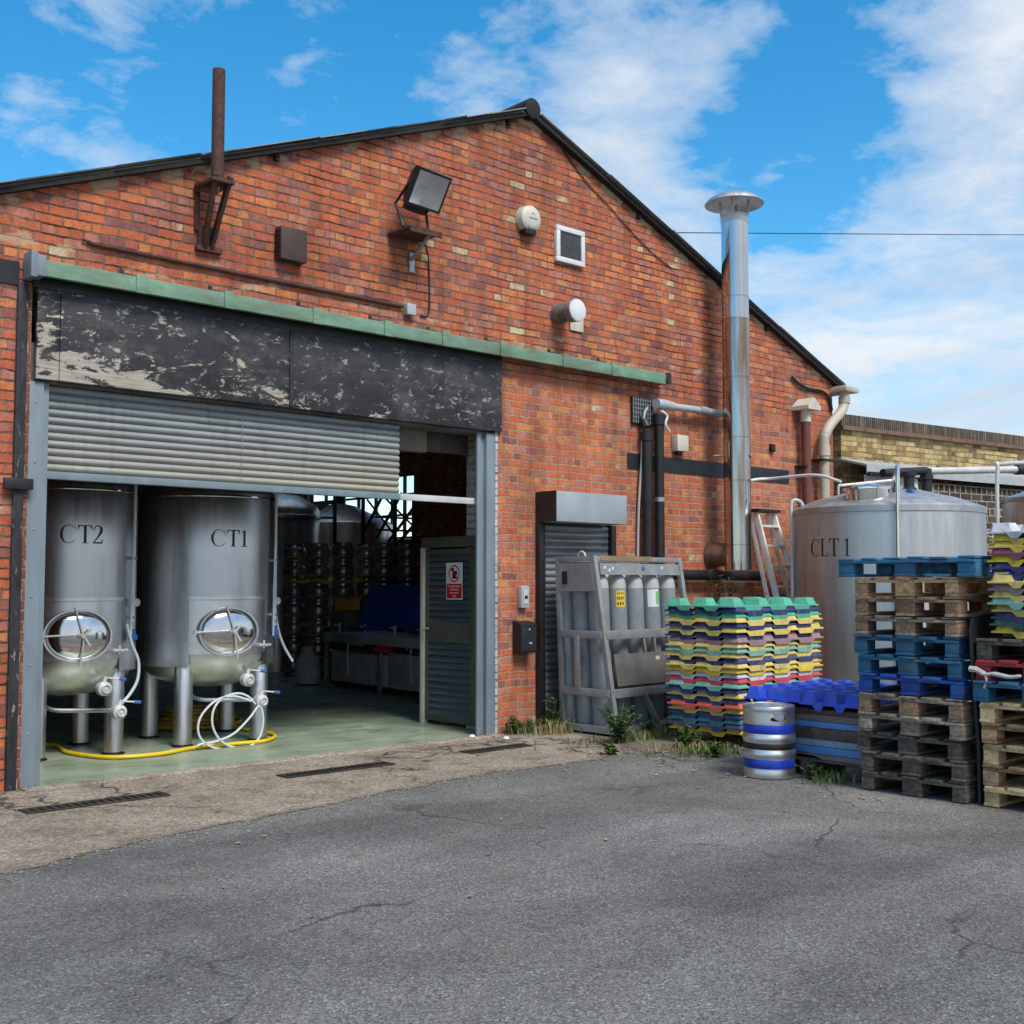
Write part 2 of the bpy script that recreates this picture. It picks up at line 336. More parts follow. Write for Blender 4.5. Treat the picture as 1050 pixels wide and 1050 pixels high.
m_signw = M('sign_white', (.66, .67, .7), .4, 0, .05, 8)
m_yel_l = M('yellow_label', (.72, .46, .03), .5, 0, .06, 8)
m_grn_l = M('green_label', (.12, .52, .06), .5, 0, .06, 8)
m_blue_l = M('blue_sticker', (.02, .12, .3), .5, 0, .06, 8)
m_hose_y = M('yellow_hose', (.72, .50, .01), .4, 0, .12, 8)
m_hose_w = M('clear_hose', (.58, .63, .66), .3, 0, .08, 8)
m_hose_o = M('ochre_hose', (.42, .24, .02), .45, 0, .2, 8)
m_handle = M('blue_valve_grip', (.02, .1, .32), .4, 0, .1, 8)
m_rubber = M('black_rubber', (.012, .012, .013), .6, 0, .3, 8)
m_reflect = M('lamp_reflector', (.86, .87, .88), .35, .0, .08, 5)
m_olive = M('olive_door_frame', (.085, .082, .065), .6, .1, .2, 5, wear=(.2, .18, .13), wear_at=.68)
m_louv = M('louvre_blue_grey', (.105, .135, .15), .5, .3, .2, 4, (.7, .7, 5), dirt=(.06, .065, .065))
m_tarp = M('blue_tarp', (.02, .06, .36), .55, 0, .3, 3)
m_bin = M('mustard_bin', (.45, .25, .02), .5, 0, .15, 4)
m_rag = M('red_cloth', (.5, .02, .03), .8, 0, .2, 9)
m_sack = M('pale_sack', (.45, .45, .44), .7, 0, .2, 9)
m_wire = M('cable_black', (.01, .01, .011), .5)
m_glass = glass('window_glass'); m_lens = glass('lamp_glass', (.9, .92, .95))
m_leaf = leafm('weed_leaf', (.035, .075, .015), (.1, .17, .035)); m_leafd = leafm('dark_leaf', (.012, .028, .01), (.035, .06, .02))
m_dry = leafm('dry_grass', (.2, .16, .06), (.36, .30, .14)); m_grass = leafm('grass_blade', (.05, .09, .02), (.13, .17, .05))
W = {
 'wood': wood('pallet_wood', (0.372, 0.212, 0.106), (0.745, 0.478, 0.259)),
 'light': wood('fresh_pallet_wood', (0.596, 0.366, 0.182), (0.800, 0.656, 0.356)),
 'brown': wood('brown_pallet_wood', (0.261, 0.150, 0.084), (0.521, 0.324, 0.190)),
 'grey': wood('weathered_pallet_wood', (0.196, 0.154, 0.114), (0.448, 0.358, 0.266)),
 'dark': wood('dark_pallet_wood', (0.067, 0.057, 0.045), (0.186, 0.156, 0.121), dirt=(.02, .018, .015)),
 'blue': wood('blue_pallet_wood', (.09, .08, .065), (.2, .17, .13), paint=(.018, .125, .24)),
 'bright': wood('bright_blue_pallet_wood', (.07, .06, .055), (.15, .14, .12), paint=(.012, .075, .33)),
 'red': wood('red_pallet_wood', (.09, .05, .04), (.2, .12, .1), paint=(.34, .02, .03)),
}
PL = {'green': (.06, .40, .26), 'navy': (.018, .03, .13), 'yellow': (.72, .50, .015), 'cream': (.70, .53, .13), 'mauve': (.32, .19, .21), 'mint': (.17, .42, .33), 'white': (.60, .60, .66),
      'red': (.55, .03, .05), 'orange': (.62, .10, .06), 'teal': (.015, .17, .20), 'blue': (.008, .075, .66), 'plum': (.2, .045, .1), 'lightblue': (.06, .23, .58), 'slate': (.24, .33, .43), 'cocoa': (.075, .045, .045), 'taupe': (.20, .145, .135), 'dkgreen': (.01, .06, .05)}
PLM = {k: plastic('tray_plastic_'+k, v) for k, v in PL.items()}
def shutter_mat():
    m, nt, b = nt_new('shutter_slats'); pos = wpos(nt); sp_ = N(nt, 'ShaderNodeSeparateXYZ'); L(nt, pos, sp_.inputs[0])
    n = noise(nt, wpos(nt, (.8, 1, 7)), 2.2, 7, .65); c = ramp(nt, n, [(.3, (.17, .19, .20)), (.7, (.275, .295, .30))])
    st = noise(nt, wpos(nt, (5, 1, .6)), 2, 8, .7)
    low = math_(nt, 'MULTIPLY', math_(nt, 'SUBTRACT', 2.80, sp_.outputs[2]), 2.2, True)
    rt_ = math_(nt, 'ADD', .45, math_(nt, 'MULTIPLY', sp_.outputs[0], .17))
    d = math_(nt, 'MULTIPLY', math_(nt, 'MULTIPLY', low, rt_), ramp(nt, st, [(.25, .35), (.65, 1)]), True)
    c = mix(nt, d, c, (.40, .355, .25)); c = mix(nt, ramp(nt, st, [(.52, 0), (.72, .5)]), c, (.10, .10, .095))
    L(nt, c, b.inputs['Base Color']); b.inputs['Roughness'].default_value = .5; b.inputs['Metallic'].default_value = .1
    return m
m_shutter = shutter_mat()
# ------------------------------------------------------------------ mesh builder
class MB:
    def __init__(s): s.bm = bmesh.new()
    def _merge(s, t):
        me = bpy.data.meshes.new('t'); t.to_mesh(me); t.free(); s.bm.from_mesh(me); bpy.data.meshes.remove(me); return s
    def box(s, a, b, bev=0.0, rot=None, mat=None):
        t = bmesh.new(); bmesh.ops.create_cube(t, size=1)
        a, b = Vector(a), Vector(b); ce = (a+b)/2; d = b-a
        for v in t.verts: v.co = Vector((v.co.x*d.x, v.co.y*d.y, v.co.z*d.z))
        if bev: bmesh.ops.bevel(t, geom=t.edges[:], offset=bev, segments=2, affect='EDGES', profile=.6)
        for v in t.verts:
            if rot is not None: v.co = rot @ v.co
            v.co += ce
            if mat is not None: v.co = mat @ v.co
        return s._merge(t)
    def beam(s, p0, p1, w, h, bev=.003, up=(0, 0, 1)):
        p0, p1 = Vector(p0), Vector(p1); d = p1-p0; z = d.normalized(); u = Vector(up)
        if abs(z.dot(u)) > .97: u = Vector((1, 0, 0)) if abs(up[2]) > .5 else Vector((0, 0, 1))
        x = u.cross(z).normalized(); y = z.cross(x)
        m = Matrix((x, y, z)).transposed().to_4x4(); m.translation = (p0+p1)/2
        return s.box((-w/2, -h/2, -d.length/2), (w/2, h/2, d.length/2), bev, mat=m)
    def tube(s, pts, r, seg=10, closed=False, cap=True):
        pts = [Vector(p) for p in pts]; n = len(pts); rings = []
        rr = r if isinstance(r, (list, tuple)) else [r]*n
        T = []
        for i in range(n):
            a = pts[(i-1) % n] if (closed or i > 0) else pts[i]; b = pts[(i+1) % n] if (closed or i < n-1) else pts[i]
            T.append((b-a).normalized())
        u = Vector((0, 0, 1)) if abs(T[0].z) < .9 else Vector((1, 0, 0))
        x = T[0].cross(u).normalized()
        for i in range(n):
            x = (x-T[i]*x.dot(T[i])).normalized(); y = T[i].cross(x)
            rings.append([s.bm.verts.new(pts[i]+(x*cos(2*pi*k/seg)+y*sin(2*pi*k/seg))*rr[i]) for k in range(seg)])
        for i in range(n if closed else n-1):
            A, B = rings[i], rings[(i+1) % n]
            for k in range(seg): s.bm.faces.new((A[k], A[(k+1) % seg], B[(k+1) % seg], B[k]))
        if cap and not closed:
            s.bm.faces.new(rings[0][::-1]); s.bm.faces.new(rings[-1])
        return s
    def lathe(s, prof, o=(0, 0, 0), seg=48, mat=None, a0=0, a1=2*pi, skip=None, close=True):
        o = Vector(o); full = abs(a1-a0-2*pi) < 1e-6; nn = seg if full else seg+1; rings = []
        for (r, z) in prof:
            if r < 1e-6:
                v = Vector((0, 0, z)); v = (mat @ v if mat else v)+o; q = s.bm.verts.new(v); rings.append([q]*nn)
            else:
                rg = []
                for k in range(nn):
                    a = a0+(a1-a0)*k/seg; v = Vector((r*cos(a), r*sin(a), z)); v = (mat @ v if mat else v)+o; rg.append(s.bm.verts.new(v))
                rings.append(rg)
        for i in range(len(rings)-1):
            A, B = rings[i], rings[i+1]
            for k in range(nn if full else nn-1):
                k2 = (k+1) % nn
                if skip and skip(a0+(a1-a0)*(k+.5)/seg, (prof[i][1]+prof[i+1][1])/2): continue
                vs = []
                for v in (A[k], A[k2], B[k2], B[k]):
                    if v not in vs: vs.append(v)
                if len(vs) >= 3:
                    try: s.bm.faces.new(vs)
                    except ValueError: pass
        return s
    def poly(s, pts, vec):
        """extrude a planar polygon (3D points) by vec"""
        t = bmesh.new(); vs = [t.verts.new(p) for p in pts]; f = t.faces.new(vs)
        r = bmesh.ops.extrude_face_region(t, geom=[f])
        for v in [e for e in r['geom'] if isinstance(e, bmesh.types.BMVert)]: v.co += Vector(vec)
        bmesh.ops.recalc_face_normals(t, faces=t.faces[:])
        bmesh.ops.triangulate(t, faces=[f for f in t.faces if len(f.verts) > 4])
        return s._merge(t)
    def face(s, pts):
        s.bm.faces.new([s.bm.verts.new(p) for p in pts]); return s
    def build(s, name, mat, parent=None, recalc=True, ang=35, label=None):
        bm = s.bm
        if recalc: bmesh.ops.recalc_face_normals(bm, faces=bm.faces[:])
        root = parent
        while root is not None and root.parent is not None: root = root.parent
        if root is not None:
            base = root.location.copy()
        else:
            xs = [v.co for v in bm.verts]
            base = Vector(((min(v.x for v in xs)+max(v.x for v in xs))/2, (min(v.y for v in xs)+max(v.y for v in xs))/2, min(v.z for v in xs)))
        for v in bm.verts: v.co -= base
        me = bpy.data.meshes.new(name); bm.to_mesh(me); bm.free()
        me.materials.append(mat)
        for p in me.polygons: p.use_smooth = True
        me.set_sharp_from_angle(angle=R(ang))
        o = bpy.data.objects.new(name, me); COL.objects.link(o)
        if parent is not None: o.parent = parent
        else: o.location = base
        if label: o['label'] = label
        return o
def thing(name, label, cat, loc=(0, 0, 0), group=None):
    o = bpy.data.objects.new(name, None); COL.objects.link(o); o.location = loc; o.empty_display_size = .2
    return tag(o, label, cat, group)
def tag(o, label, cat, group=None):
    o['label'] = label; o['category'] = cat
    if group: o['group'] = group
    return o
def structure(o): o['kind'] = 'structure'; return o
def dup(root, loc=None, rz=None, label=None):
    r = root.copy(); COL.objects.link(r)
    if loc is not None: r.location = loc
    if rz is not None: r.rotation_euler = (0, 0, rz)
    if label: r['label'] = label
    for ch in list(root.children):
        c = ch.copy(); COL.objects.link(c); c.parent = r
        for g in ch.children:
            d = g.copy(); COL.objects.link(d); d.parent = c
    return r
def recolor(o, m):
    for slot in o.material_slots:
        slot.link = 'OBJECT'; slot.material = m
ORD = ['topmost', 'second', 'third', 'fourth', 'fifth', 'sixth', 'seventh', 'eighth', 'ninth', 'tenth', 'eleventh', 'twelfth', 'thirteenth', 'fourteenth', 'fifteenth', 'sixteenth', 'seventeenth', 'eighteenth', 'nineteenth', 'twentieth', 'twenty-first', 'twenty-second', 'twenty-third', 'twenty-fourth', 'twenty-fifth', 'twenty-sixth', 'twenty-seventh']
def rotz(a): return Matrix.Rotation(a, 3, 'Z')
def smooth_pts(ctrl, n=8, closed=False):
    P = [Vector(p) for p in ctrl]; out = []; m = len(P)
    for i in range(m if closed else m-1):
        p0 = P[(i-1) % m] if closed or i > 0 else P[i]*2-P[i+1]; p1 = P[i]; p2 = P[(i+1) % m]
        p3 = P[(i+2) % m] if closed or i < m-2 else P[i+1]*2-P[i]
        for k in range(n):
            t = k/n
            out.append(.5*((2*p1)+(-p0+p2)*t+(2*p0-5*p1+4*p2-p3)*t*t+(-p0+3*p1-3*p2+p3)*t**3))
    if not closed: out.append(P[-1])
    return out
# ---- serif lettering, as stroked strips wrapped on a cylinder
def serif(ch):
    """strips: list of [(x,y,halfwidth_x,halfwidth_y)...] in a cell of height 1"""
    def rect(x0, y0, x1, y1, n=4): return [((x0+(x1-x0)*i/n, y0), (x0+(x1-x0)*i/n, y1)) for i in range(n+1)]
    def tri(x0, x1, x2, y0, y1): return [((x0, y0), (x1, y1)), ((x2, y0), (x1+.001, y1))]
    if ch == 'T': return .80, [rect(.335, .03, .465, .97), rect(.02, .945, .78, 1.0), rect(.22, 0, .58, .035), [((.02, .72), (.02, .96)), ((.05, .80), (.10, .96)), ((.10, .94), (.14, .96))], [((.78, .72), (.78, .96)), ((.75, .80), (.70, .96)), ((.70, .94), (.66, .96))]]
    if ch == 'L': return .74, [rect(.12, .03, .25, .97), rect(.01, .965, .38, 1.0), rect(.01, 0, .62, .045), [((.68, .26), (.66, .26)), ((.66, .12), (.60, .04)), ((.63, 0), (.50, .04))]]
    if ch == '1': return .62, [rect(.25, .03, .37, .98, 2), rect(.12, 0, .50, .035), [((.10, .86), (.10, .83)), ((.25, .94), (.25, .88)), ((.36, 1.0), (.36, .93))]]
    if ch == ' ': return .25, []
    if ch == 'C':
        st = []
        for i in range(33):
            a = R(38+i*(322-38)/32.0); w = .025+.11*max(0, -cos(a))**.8 if cos(a) < 0 else .025
            st.append(((.46+.44*cos(a), .5+.51*sin(a)), (.46+(.44-w)*cos(a), .5+(.51-.03-w*.2)*sin(a))))
        return .92, [st, [((.84, .66), (.815, .66)), ((.80, 1.0), (.785, 1.0))]]
    if ch == '2':
        cl = smooth_pts([(.08, .72, 0), (.14, .90, 0), (.30, .985, 0), (.47, .90, 0), (.50, .72, 0), (.42, .52, 0), (.26, .30, 0), (.06, .06, 0)], 6)
        st = []
        for i, p in enumerate(cl):
            d = (cl[min(i+1, len(cl)-1)]-cl[max(i-1, 0)]).normalized(); nn = Vector((-d.y, d.x, 0)); w = .022+.05*math.exp(-((i-25)/9.0)**2)
            st.append((tuple((p+nn*w)[:2]), tuple((p-nn*w)[:2])))
        return .66, [st, rect(.05, 0, .56, .075, 5), [((.60, .22), (.575, .22)), ((.56, .02), (.50, .075))]]
def tank_text(txt, c, r, ang, ztop, h, parent, width=None, name='lettering'):
    ws = [serif(ch)[0] for ch in txt]; tot = sum(ws)*h; sx = (width/tot) if width else 1.0
    b = MB(); u = -sum(ws)*h*sx/2; k = 0
    for ch in txt:
        w, strips = serif(ch)
        for st in strips:
            k += 1; rad = r+.0025+.0004*(k % 5)
            def mp(p):
                a = ang+(u+p[0]*h*sx)/r; return Vector((c[0]+rad*cos(a), c[1]+rad*sin(a), ztop-h+p[1]*h))
            vs = [(b.bm.verts.new(mp(p)), b.bm.verts.new(mp(q))) for p, q in st]
            for (a0, a1), (b0, b1) in zip(vs, vs[1:]):
                try: b.bm.faces.new((a0, b0, b1, a1))
                except ValueError: pass
        u += w*h*sx
    bmesh.ops.recalc_face_normals(b.bm, faces=b.bm.faces[:])
    return b.build(name, m_letter, parent)
def flat_text(txt, size, mat4, material, name, parent, ext=.0005, space=1.0):
    cu = bpy.data.curves.new(name, 'FONT'); cu.body = txt; cu.size = size; cu.align_x = 'CENTER'; cu.align_y = 'CENTER'; cu.extrude = ext; cu.space_line = space
    o = bpy.data.objects.new('tmp', cu); COL.objects.link(o)
    bpy.context.view_layer.update()
    me = bpy.data.meshes.new_from_object(o.evaluated_get(bpy.context.evaluated_depsgraph_get()))
    bpy.data.objects.remove(o); bpy.data.curves.remove(cu)
    root = parent
    while root.parent is not None: root = root.parent
    me.transform(Matrix.Translation(-root.location) @ mat4); me.materials.clear(); me.materials.append(material)
    q = bpy.data.objects.new(name, me); COL.objects.link(q); q.parent = parent
    return q
def face_mat(o, right, up):
    right = Vector(right).normalized(); up = Vector(up).normalized(); n = right.cross(up)
    m = Matrix((right, up, n)).transposed().to_4x4(); m.translation = Vector(o); return m
# ================================================================== GROUND
g = MB(); g.face([(-300, -300, 0), (300, -300, 0), (300, 300, 0), (-300, 300, 0)]); structure(g.build('asphalt_yard', m_asph))
edge = [onZ(*p) for p in [(-60, 912), (0, 898), (60, 882), (120, 868), (210, 850), (300, 833), (390, 814), (480, 797), (560, 786), (640, 775)]]
rr = random.Random(3)
pts = [Vector((-6, 0, .004))]; pts.append(Vector((-6, -2.9, .004)))
fine = smooth_pts(edge, 10)
xs_ = sorted(p.x for p in fine); xx = xs_[0]
def edge_y(x):
    for a_, b_ in zip(fine, fine[1:]):
        if a_.x <= x <= b_.x: return a_.y+(b_.y-a_.y)*(x-a_.x)/max(1e-6, b_.x-a_.x)
    return fine[-1].y
while xx < xs_[-1]:
    pts.append(Vector((xx, edge_y(xx)+.05*sin(xx*3.1)+.035*sin(xx*8.3+1)+.02*sin(xx*19)+rr.uniform(-.022, .022), .004))); xx += rr.uniform(.02, .06)
pts += [Vector((5.0, -1.2, .004)), Vector((5.25, -.45, .004)), Vector((5.25, .33, .004)), Vector((4.62, .33, .004)), Vector((4.6, -.13, .004)), Vector((0.0, -.13, .004)), Vector((-.6, -.0, .004))]
b = MB(); uvl = b.bm.loops.layers.uv.new('edge'); colsv = []
xg = [-6+.06*k for k in range(int((5.22+6)/.06)+1)]
def apron_edge(x):
    if x < fine[0].x: return fine[0].y-.15*(fine[0].x-x)
    if x > fine[-1].x: return min(-.5, fine[-1].y+(x-fine[-1].x)*.9)
    return edge_y(x)
for x in xg:
    ye = apron_edge(x)-.16; top = -.131 if 0 <= x <= 4.6 else -.001
    colsv.append([(b.bm.verts.new((x, ye+d*(top-ye), .004)), d*(top-ye)) for d in (0, .06, .12, .2, .3, .5, 1.0)])
for A, B_ in zip(colsv, colsv[1:]):
    for k in range(6):
        f = b.bm.faces.new((A[k][0], B_[k][0], B_[k+1][0], A[k+1][0]))
        for lp, dd in zip(f.loops, (A[k][1], B_[k][1], B_[k+1][1], A[k+1][1])): lp[uvl].uv = (dd, 0)
structure(b.build('concrete_apron', m_conc))
b = MB(); b.face([(5.27, .3, .005), (5.25, -.45, .005), (5.02, -1.2, .005), (4.75, -1.85, .005), (5.2, -2.1, .005), (6.4, -2.75, .005), (14, -2.9, .005), (14, .3, .005)]); structure(b.build('soil_strip', m_soil))
b = MB(); b.box((.0, -.13, -.1), (4.6, .02, .012), .006); structure(b.build('door_threshold', m_curb))
b = MB(); b.face([(-.3, .021, .008), (4.6, .021, .008), (4.6, .34, .008), (10.4, .34, .008), (10.4, 15.6, .008), (-.3, 15.6, .008)]); structure(b.build('brewery_floor', m_floor))
# ================================================================== BREWERY BUILDING
BLD = thing('brick_brewery_building', 'red brick gabled brewery shed with a wide open roller doorway', 'building', (5.04, .16, 0))
EL, ER, AX, AZ, SL = -.64, 10.72, 5.04, 6.385, .384
def gz(x): return AZ-abs(x-AX)*SL
out = [(EL, 0), (0, 0), (0, 3.76), (4.64, 3.76), (4.64, 0), (5.2, 0), (5.2, 2.2), (6.3, 2.2), (6.3, 0), (ER, 0), (ER, gz(ER)), (AX, AZ), (EL, gz(EL))]
MB().poly([(x, 0, z) for x, z in out], (0, .33, 0)).build('front_wall', MB_brick, BLD)
MB().box((EL, .33, 0), (EL+.3, 15.6, gz(EL)-.02)).build('side_wall', MB_brick_side, BLD)
b = MB()   # right-hand wall with a long high window opening
b.box((10.42, .33, 0), (ER, 15.6, 2.35)); b.box((10.42, .33, 2.351), (ER, 8.95, gz(10.42)-.12)); b.box((10.42, 12.9, 2.351), (ER, 15.6, gz(10.42)-.12)); b.box((10.42, 8.951, 3.62), (ER, 12.899, gz(10.42)-.12))
b.build('side_wall', MB_brick_side, BLD)
wf = MB()
for y in [8.96, 9.35, 9.75, 10.3, 10.9, 11.5, 12.1, 12.84]: wf.box((10.5, y, 2.36), (10.56, y+.045, 3.6))
for z in [2.36, 2.8, 3.2, 3.57]: wf.box((10.495, 8.96, z), (10.565, 12.89, z+.04))
wf.build('window', m_black, BLD)
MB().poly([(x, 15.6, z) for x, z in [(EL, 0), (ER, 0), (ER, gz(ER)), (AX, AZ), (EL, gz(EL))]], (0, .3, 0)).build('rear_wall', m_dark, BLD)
b = MB()
def roof_strip(bb, sgn, x0, x1, y0, y1, n0=.036, n1=.052):
    n = Vector((sgn*SL, 0, 1)).normalized(); a = Vector((x0, 0, gz(x0))); e = Vector((x1, 0, gz(x1)))
    bb.poly([(p.x, y0, p.z) for p in (a+n*n0, e+n*n0, e+n*n1, a+n*n1)], (0, y1-y0, 0))
roof_strip(b, -1, AX, EL-.12, -.06, 15.84)
roof_strip(b, 1, AX, 6.2, -.06, 15.84); roof_strip(b, 1, 6.2, 9.4, -.06, 7.0); roof_strip(b, 1, 6.2, 9.4, 12.0, 15.84); roof_strip(b, 1, 9.4, ER+.14, -.06, 15.84)
b.build('roof', m_slate, BLD)
b = MB(); roof_strip(b, 1, 6.2, 9.4, 7.0, 12.0, .040, .046); b.build('added_rooflight', m_glass, BLD)  # glazed roof opening added out of view to bring daylight onto the casks
b = MB(); rr = random.Random(11)
for sgn, xe in ((-1, EL-.12), (1, ER+.14)):       # ragged slate ends laid over the verge board
    n = Vector((sgn*SL, 0, 1)).normalized(); a = Vector((AX, 0, AZ)); e = Vector((xe, 0, gz(xe))); Ln = (e-a).length; d = (e-a)/Ln
    t = .1
    while t < Ln-.05:
        w = rr.uniform(.25, .8) if sgn < 0 else rr.uniform(.9, 2.0); t2 = min(Ln, t+w); lift = rr.uniform(.0, .010) if sgn < 0 else rr.uniform(0, .012)
        q = [a+d*t+n*(.054+lift), a+d*t2+n*(.054+lift*.3), a+d*t2+n*(.064+lift*.3), a+d*t+n*(.064+lift)]
        b.poly([(p.x, -.10-rr.uniform(0, .03), p.z) for p in q], (0, .5, 0)); t = t2+.004
b.build('verge_slates', m_slate, BLD)
b = MB()
for sgn, xe in ((-1, EL-.1), (1, ER+.12)):
    n = Vector((sgn*SL, 0, 1)).normalized(); a = Vector((AX, 0, AZ)); e = Vector((xe, 0, gz(xe)))
    q = [a+n*-.006, e+n*-.006, e+n*.034, a+n*.034]
    b.poly([(p.x, -.082, p.z) for p in q], (0, .08, 0))
    for t in ((.05, .52) if sgn < 0 else (.3, .72)):              # purlin stubs
        p = a+(e-a)*t-n*.03; b.box((p.x-.02, -.045, p.z-.035), (p.x+.02, .0, p.z+.02))
b.build('bargeboard', m_verge, BLD)
b = MB(); b.lathe([(.085, 0), (.105, 0), (.105, 15.7), (.085, 15.7)], (AX, 15.6, AZ+.06), 24, Matrix.Rotation(pi/2, 3, 'X'), 0, 2*pi); b.build('ridge_tile', m_verge, BLD)
b = MB(); b.lathe([(0, .012), (.07, .01), (.1, 0), (.104, -.04)], (AX, -.1, AZ+.06), 24, Matrix.Rotation(pi/2, 3, 'X')); b.build('ridge_end_plug', m_verge, BLD)
MB().box((AX-.09, -.085, AZ-.03), (AX+.09, .0, AZ+.12), .02).build('ridge_end_block', m_black, BLD)
# dark painted bands
MB().box((6.57, -.012, 2.785), (9.66, .0, 2.955)).build('damp_band', m_blackblue, BLD)
MB().box((EL, -.012, 3.70), (-.10, .0, 3.875)).build('damp_band', m_blackblue, BLD)
# door frame
MB().box((-.112, -.035, 0), (-.038, .0, 3.72), .004).build('timber_cover_strip', m_timber_w, BLD)
MB().box((-.037, -.006, 0), (-.003, .12, 3.70)).build('brick_reveal', MB_red_reveal, BLD)
b = MB(); b.box((-.19, -.07, 2.185), (.02, -.036, 2.265), .006); b.build('strap_bracket', m_black, BLD)
b = MB(); b.box((.0, .0, .012), (.105, .16, 3.0), .004); b.box((.105, .03, .012), (.155, .16, 3.0), .004)
jl = b.build('door_post', m_bluegrey, BLD)
for z in (.4, .9, 1.4, 1.9, 2.4, 2.85):
    b = MB(); b.lathe([(0, .005), (.009, .004), (.011, 0)], (.05, -.001, z), 10, Matrix.Rotation(pi/2, 3, 'X')); b.build('bolt', m_galv, jl)
b = MB(); b.box((4.385, .02, .012), (4.43, .05, 3.0), .004); b.box((4.43, .045, .012), (4.49, .075, 3.0), .004); b.box((4.49, .0, .012), (4.60, .16, 3.0), .004); b.build('door_post', m_bluegrey, BLD)
MB().box((4.602, -.002, 0), (4.636, .1, 3.02)).build('painted_reveal', MB_white, BLD)
MB().box((4.715, .34, 0), (5.05, .58, 3.3)).build('painted_brick_pier', MB_white, BLD)
# fascia boards above the doorway
for x0, x1, dy in ((.03, .198, 0), (.202, 2.2, .004), (2.206, 4.665, 0)):
    MB().box((x0, -.035-dy, 3.02), (x1, .0, 3.70), .004).build('fascia_board', m_peel, BLD)
MB().box((2.19, -.05, 3.03), (2.225, -.038, 3.69), .003).build('fascia_batten', m_timber_w, BLD)
MB().box((.0, -.03, 3.703), (4.67, .0, 3.80)).build('head_timber', m_black, BLD)
b = MB(); b.box((.0, .05, 3.0), (4.6, .3, 3.3)); b.build('lintel', m_dark, BLD)
b = MB(); b.box((3.48, .24, 2.78), (3.92, .34, 3.02), .004); b.build('timber_packing', M('raw_board', (.15, .125, .10), .85), BLD)
b = MB(); b.box((3.9, .30, 2.80), (4.5, .345, 3.02), .004); b.build('timber_packing', M('raw_board_dark', (.07, .055, .045), .85), BLD)
# roller shutter, partly lowered
SH = MB()
prof = []; z0 = 2.345; nsl = 11; pitch = (3.0-z0)/nsl
for i in range(nsl):
    for k in range(10):
        t = k/10; yy = .10-.026*math.sin(pi*t)**.6
        prof.append((yy, z0+(i+t)*pitch))
prof.append((.1, 3.0))
vs = [(SH.bm.verts.new((.155, y, z)), SH.bm.verts.new((3.465, y, z))) for y, z in prof]
for (a, c), (d, e) in zip(vs, vs[1:]): SH.bm.faces.new((a, c, e, d))
r = bmesh.ops.extrude_face_region(SH.bm, geom=SH.bm.faces[:])
for v in [q for q in r['geom'] if isinstance(q, bmesh.types.BMVert)]: v.co.y += .012
sh = SH.build('roller_shutter', m_shutter, BLD, ang=60)
MB().box((.155, .06, 2.285), (3.47, .13, 2.343), .004).build('bottom_rail', m_bluegrey, sh)
MB().box((3.471, .07, 2.285), (4.40, .12, 2.345), .004).build('transom_rail', m_alu, BLD)
MB().box((1.80, .068, 2.346), (1.803, .073, 2.99)).build('slat_joint', m_grey, sh)
# inner louvred wicket door, swung inwards along the pier
WD = thing('louvred_inner_door', 'grey blue louvred metal door standing open inside the doorway with a red and white sign', 'door', (4.67, .40, .008))
X0, Y0, Y1 = 4.65, .37, 1.19
b = MB(); b.box((X0, Y0, .05), (X0+.05, Y0+.07, 1.86), .004); b.box((X0, Y1-.05, .05), (X0+.05, Y1, 1.86), .004)
b.box((X0+.001, Y0+.07, 1.80), (X0+.049, Y1-.05, 1.86), .003); b.box((X0+.001, Y0+.07, .05), (X0+.049, Y1-.05, .12), .003); b.box((X0-.002, Y0+.068, .88), (X0+.047, Y1-.048, 1.09), .003)
b.build('door_frame', m_olive, WD)
b = MB()
for za, zb in ((.12, .88), (1.09, 1.80)):
    n = 11; st = (zb-za)/n
    for i in range(n):
        z = za+i*st; b.poly([(X0+.006, Y0+.07, z), (X0+.034, Y0+.07, z+st*.93), (X0+.040, Y0+.07, z+st*.93), (X0+.012, Y0+.07, z)], (0, Y1-Y0-.12, 0))
b.build('louvre_slats', m_louv, WD)
b = MB(); b.box((X0-.02, Y0-.02, 1.88), (X0+.10, Y1+.05, 1.99), .004); b.build('head_frame', m_olive, WD)
b = MB(); b.box((X0-.03, Y1+.002, .0), (X0+.05, Y1+.05, 1.88), .004); b.build('frame_post', m_cream, WD)
b = MB(); b.tube([(X0-.01, Y1-.02, 1.02), (X0-.05, Y1-.02, 1.02), (X0-.05, Y1-.12, 1.02)], .009, 8); b.build('handle', m_alu, WD)
# the sign faces the yard side (-X)
sy0, sy1, sz0, sz1 = .56, .83, 1.33, 1.715
rt = Vector((0, -1, 0)); up = Vector((0, 0, 1)); so = Vector((X0-.004, (sy0+sy1)/2, 0))
b = MB(); b.box((X0-.004, sy0, sz0), (X0-.001, sy1, sz1), .001); sg = b.build('warning_sign', m_signw, WD)
def sgp(u, z, d=.0012): return Vector((X0-.004-d, (sy0+sy1)/2-u, z))
MB().face([sgp(-.125, sz0+.012), sgp(.125, sz0+.012), sgp(.125, sz0+.165), sgp(-.125, sz0+.165)]).build('sign_panel', m_red, sg)
b = MB(); cz = sz0+.27; nseg = 40
for i in range(nseg):
    a, c = 2*pi*i/nseg, 2*pi*(i+1)/nseg
    b.face([sgp(.09*cos(a), cz+.09*sin(a)), sgp(.09*cos(c), cz+.09*sin(c)), sgp(.074*cos(c), cz+.074*sin(c)), sgp(.074*cos(a), cz+.074*sin(a))])
b.face([sgp(-.066, cz+.05, .002), sgp(-.05, cz+.066, .002), sgp(.066, cz-.05, .002), sgp(.05, cz-.066, .002)])
b.build('prohibition_ring', m_red, sg)
b = MB()    # standing figure with raised hand
b.face([sgp(-.018+.022*0+.02*cos(2*pi*i/14), cz+.045+.014*sin(2*pi*i/14), .0015) for i in range(14)])
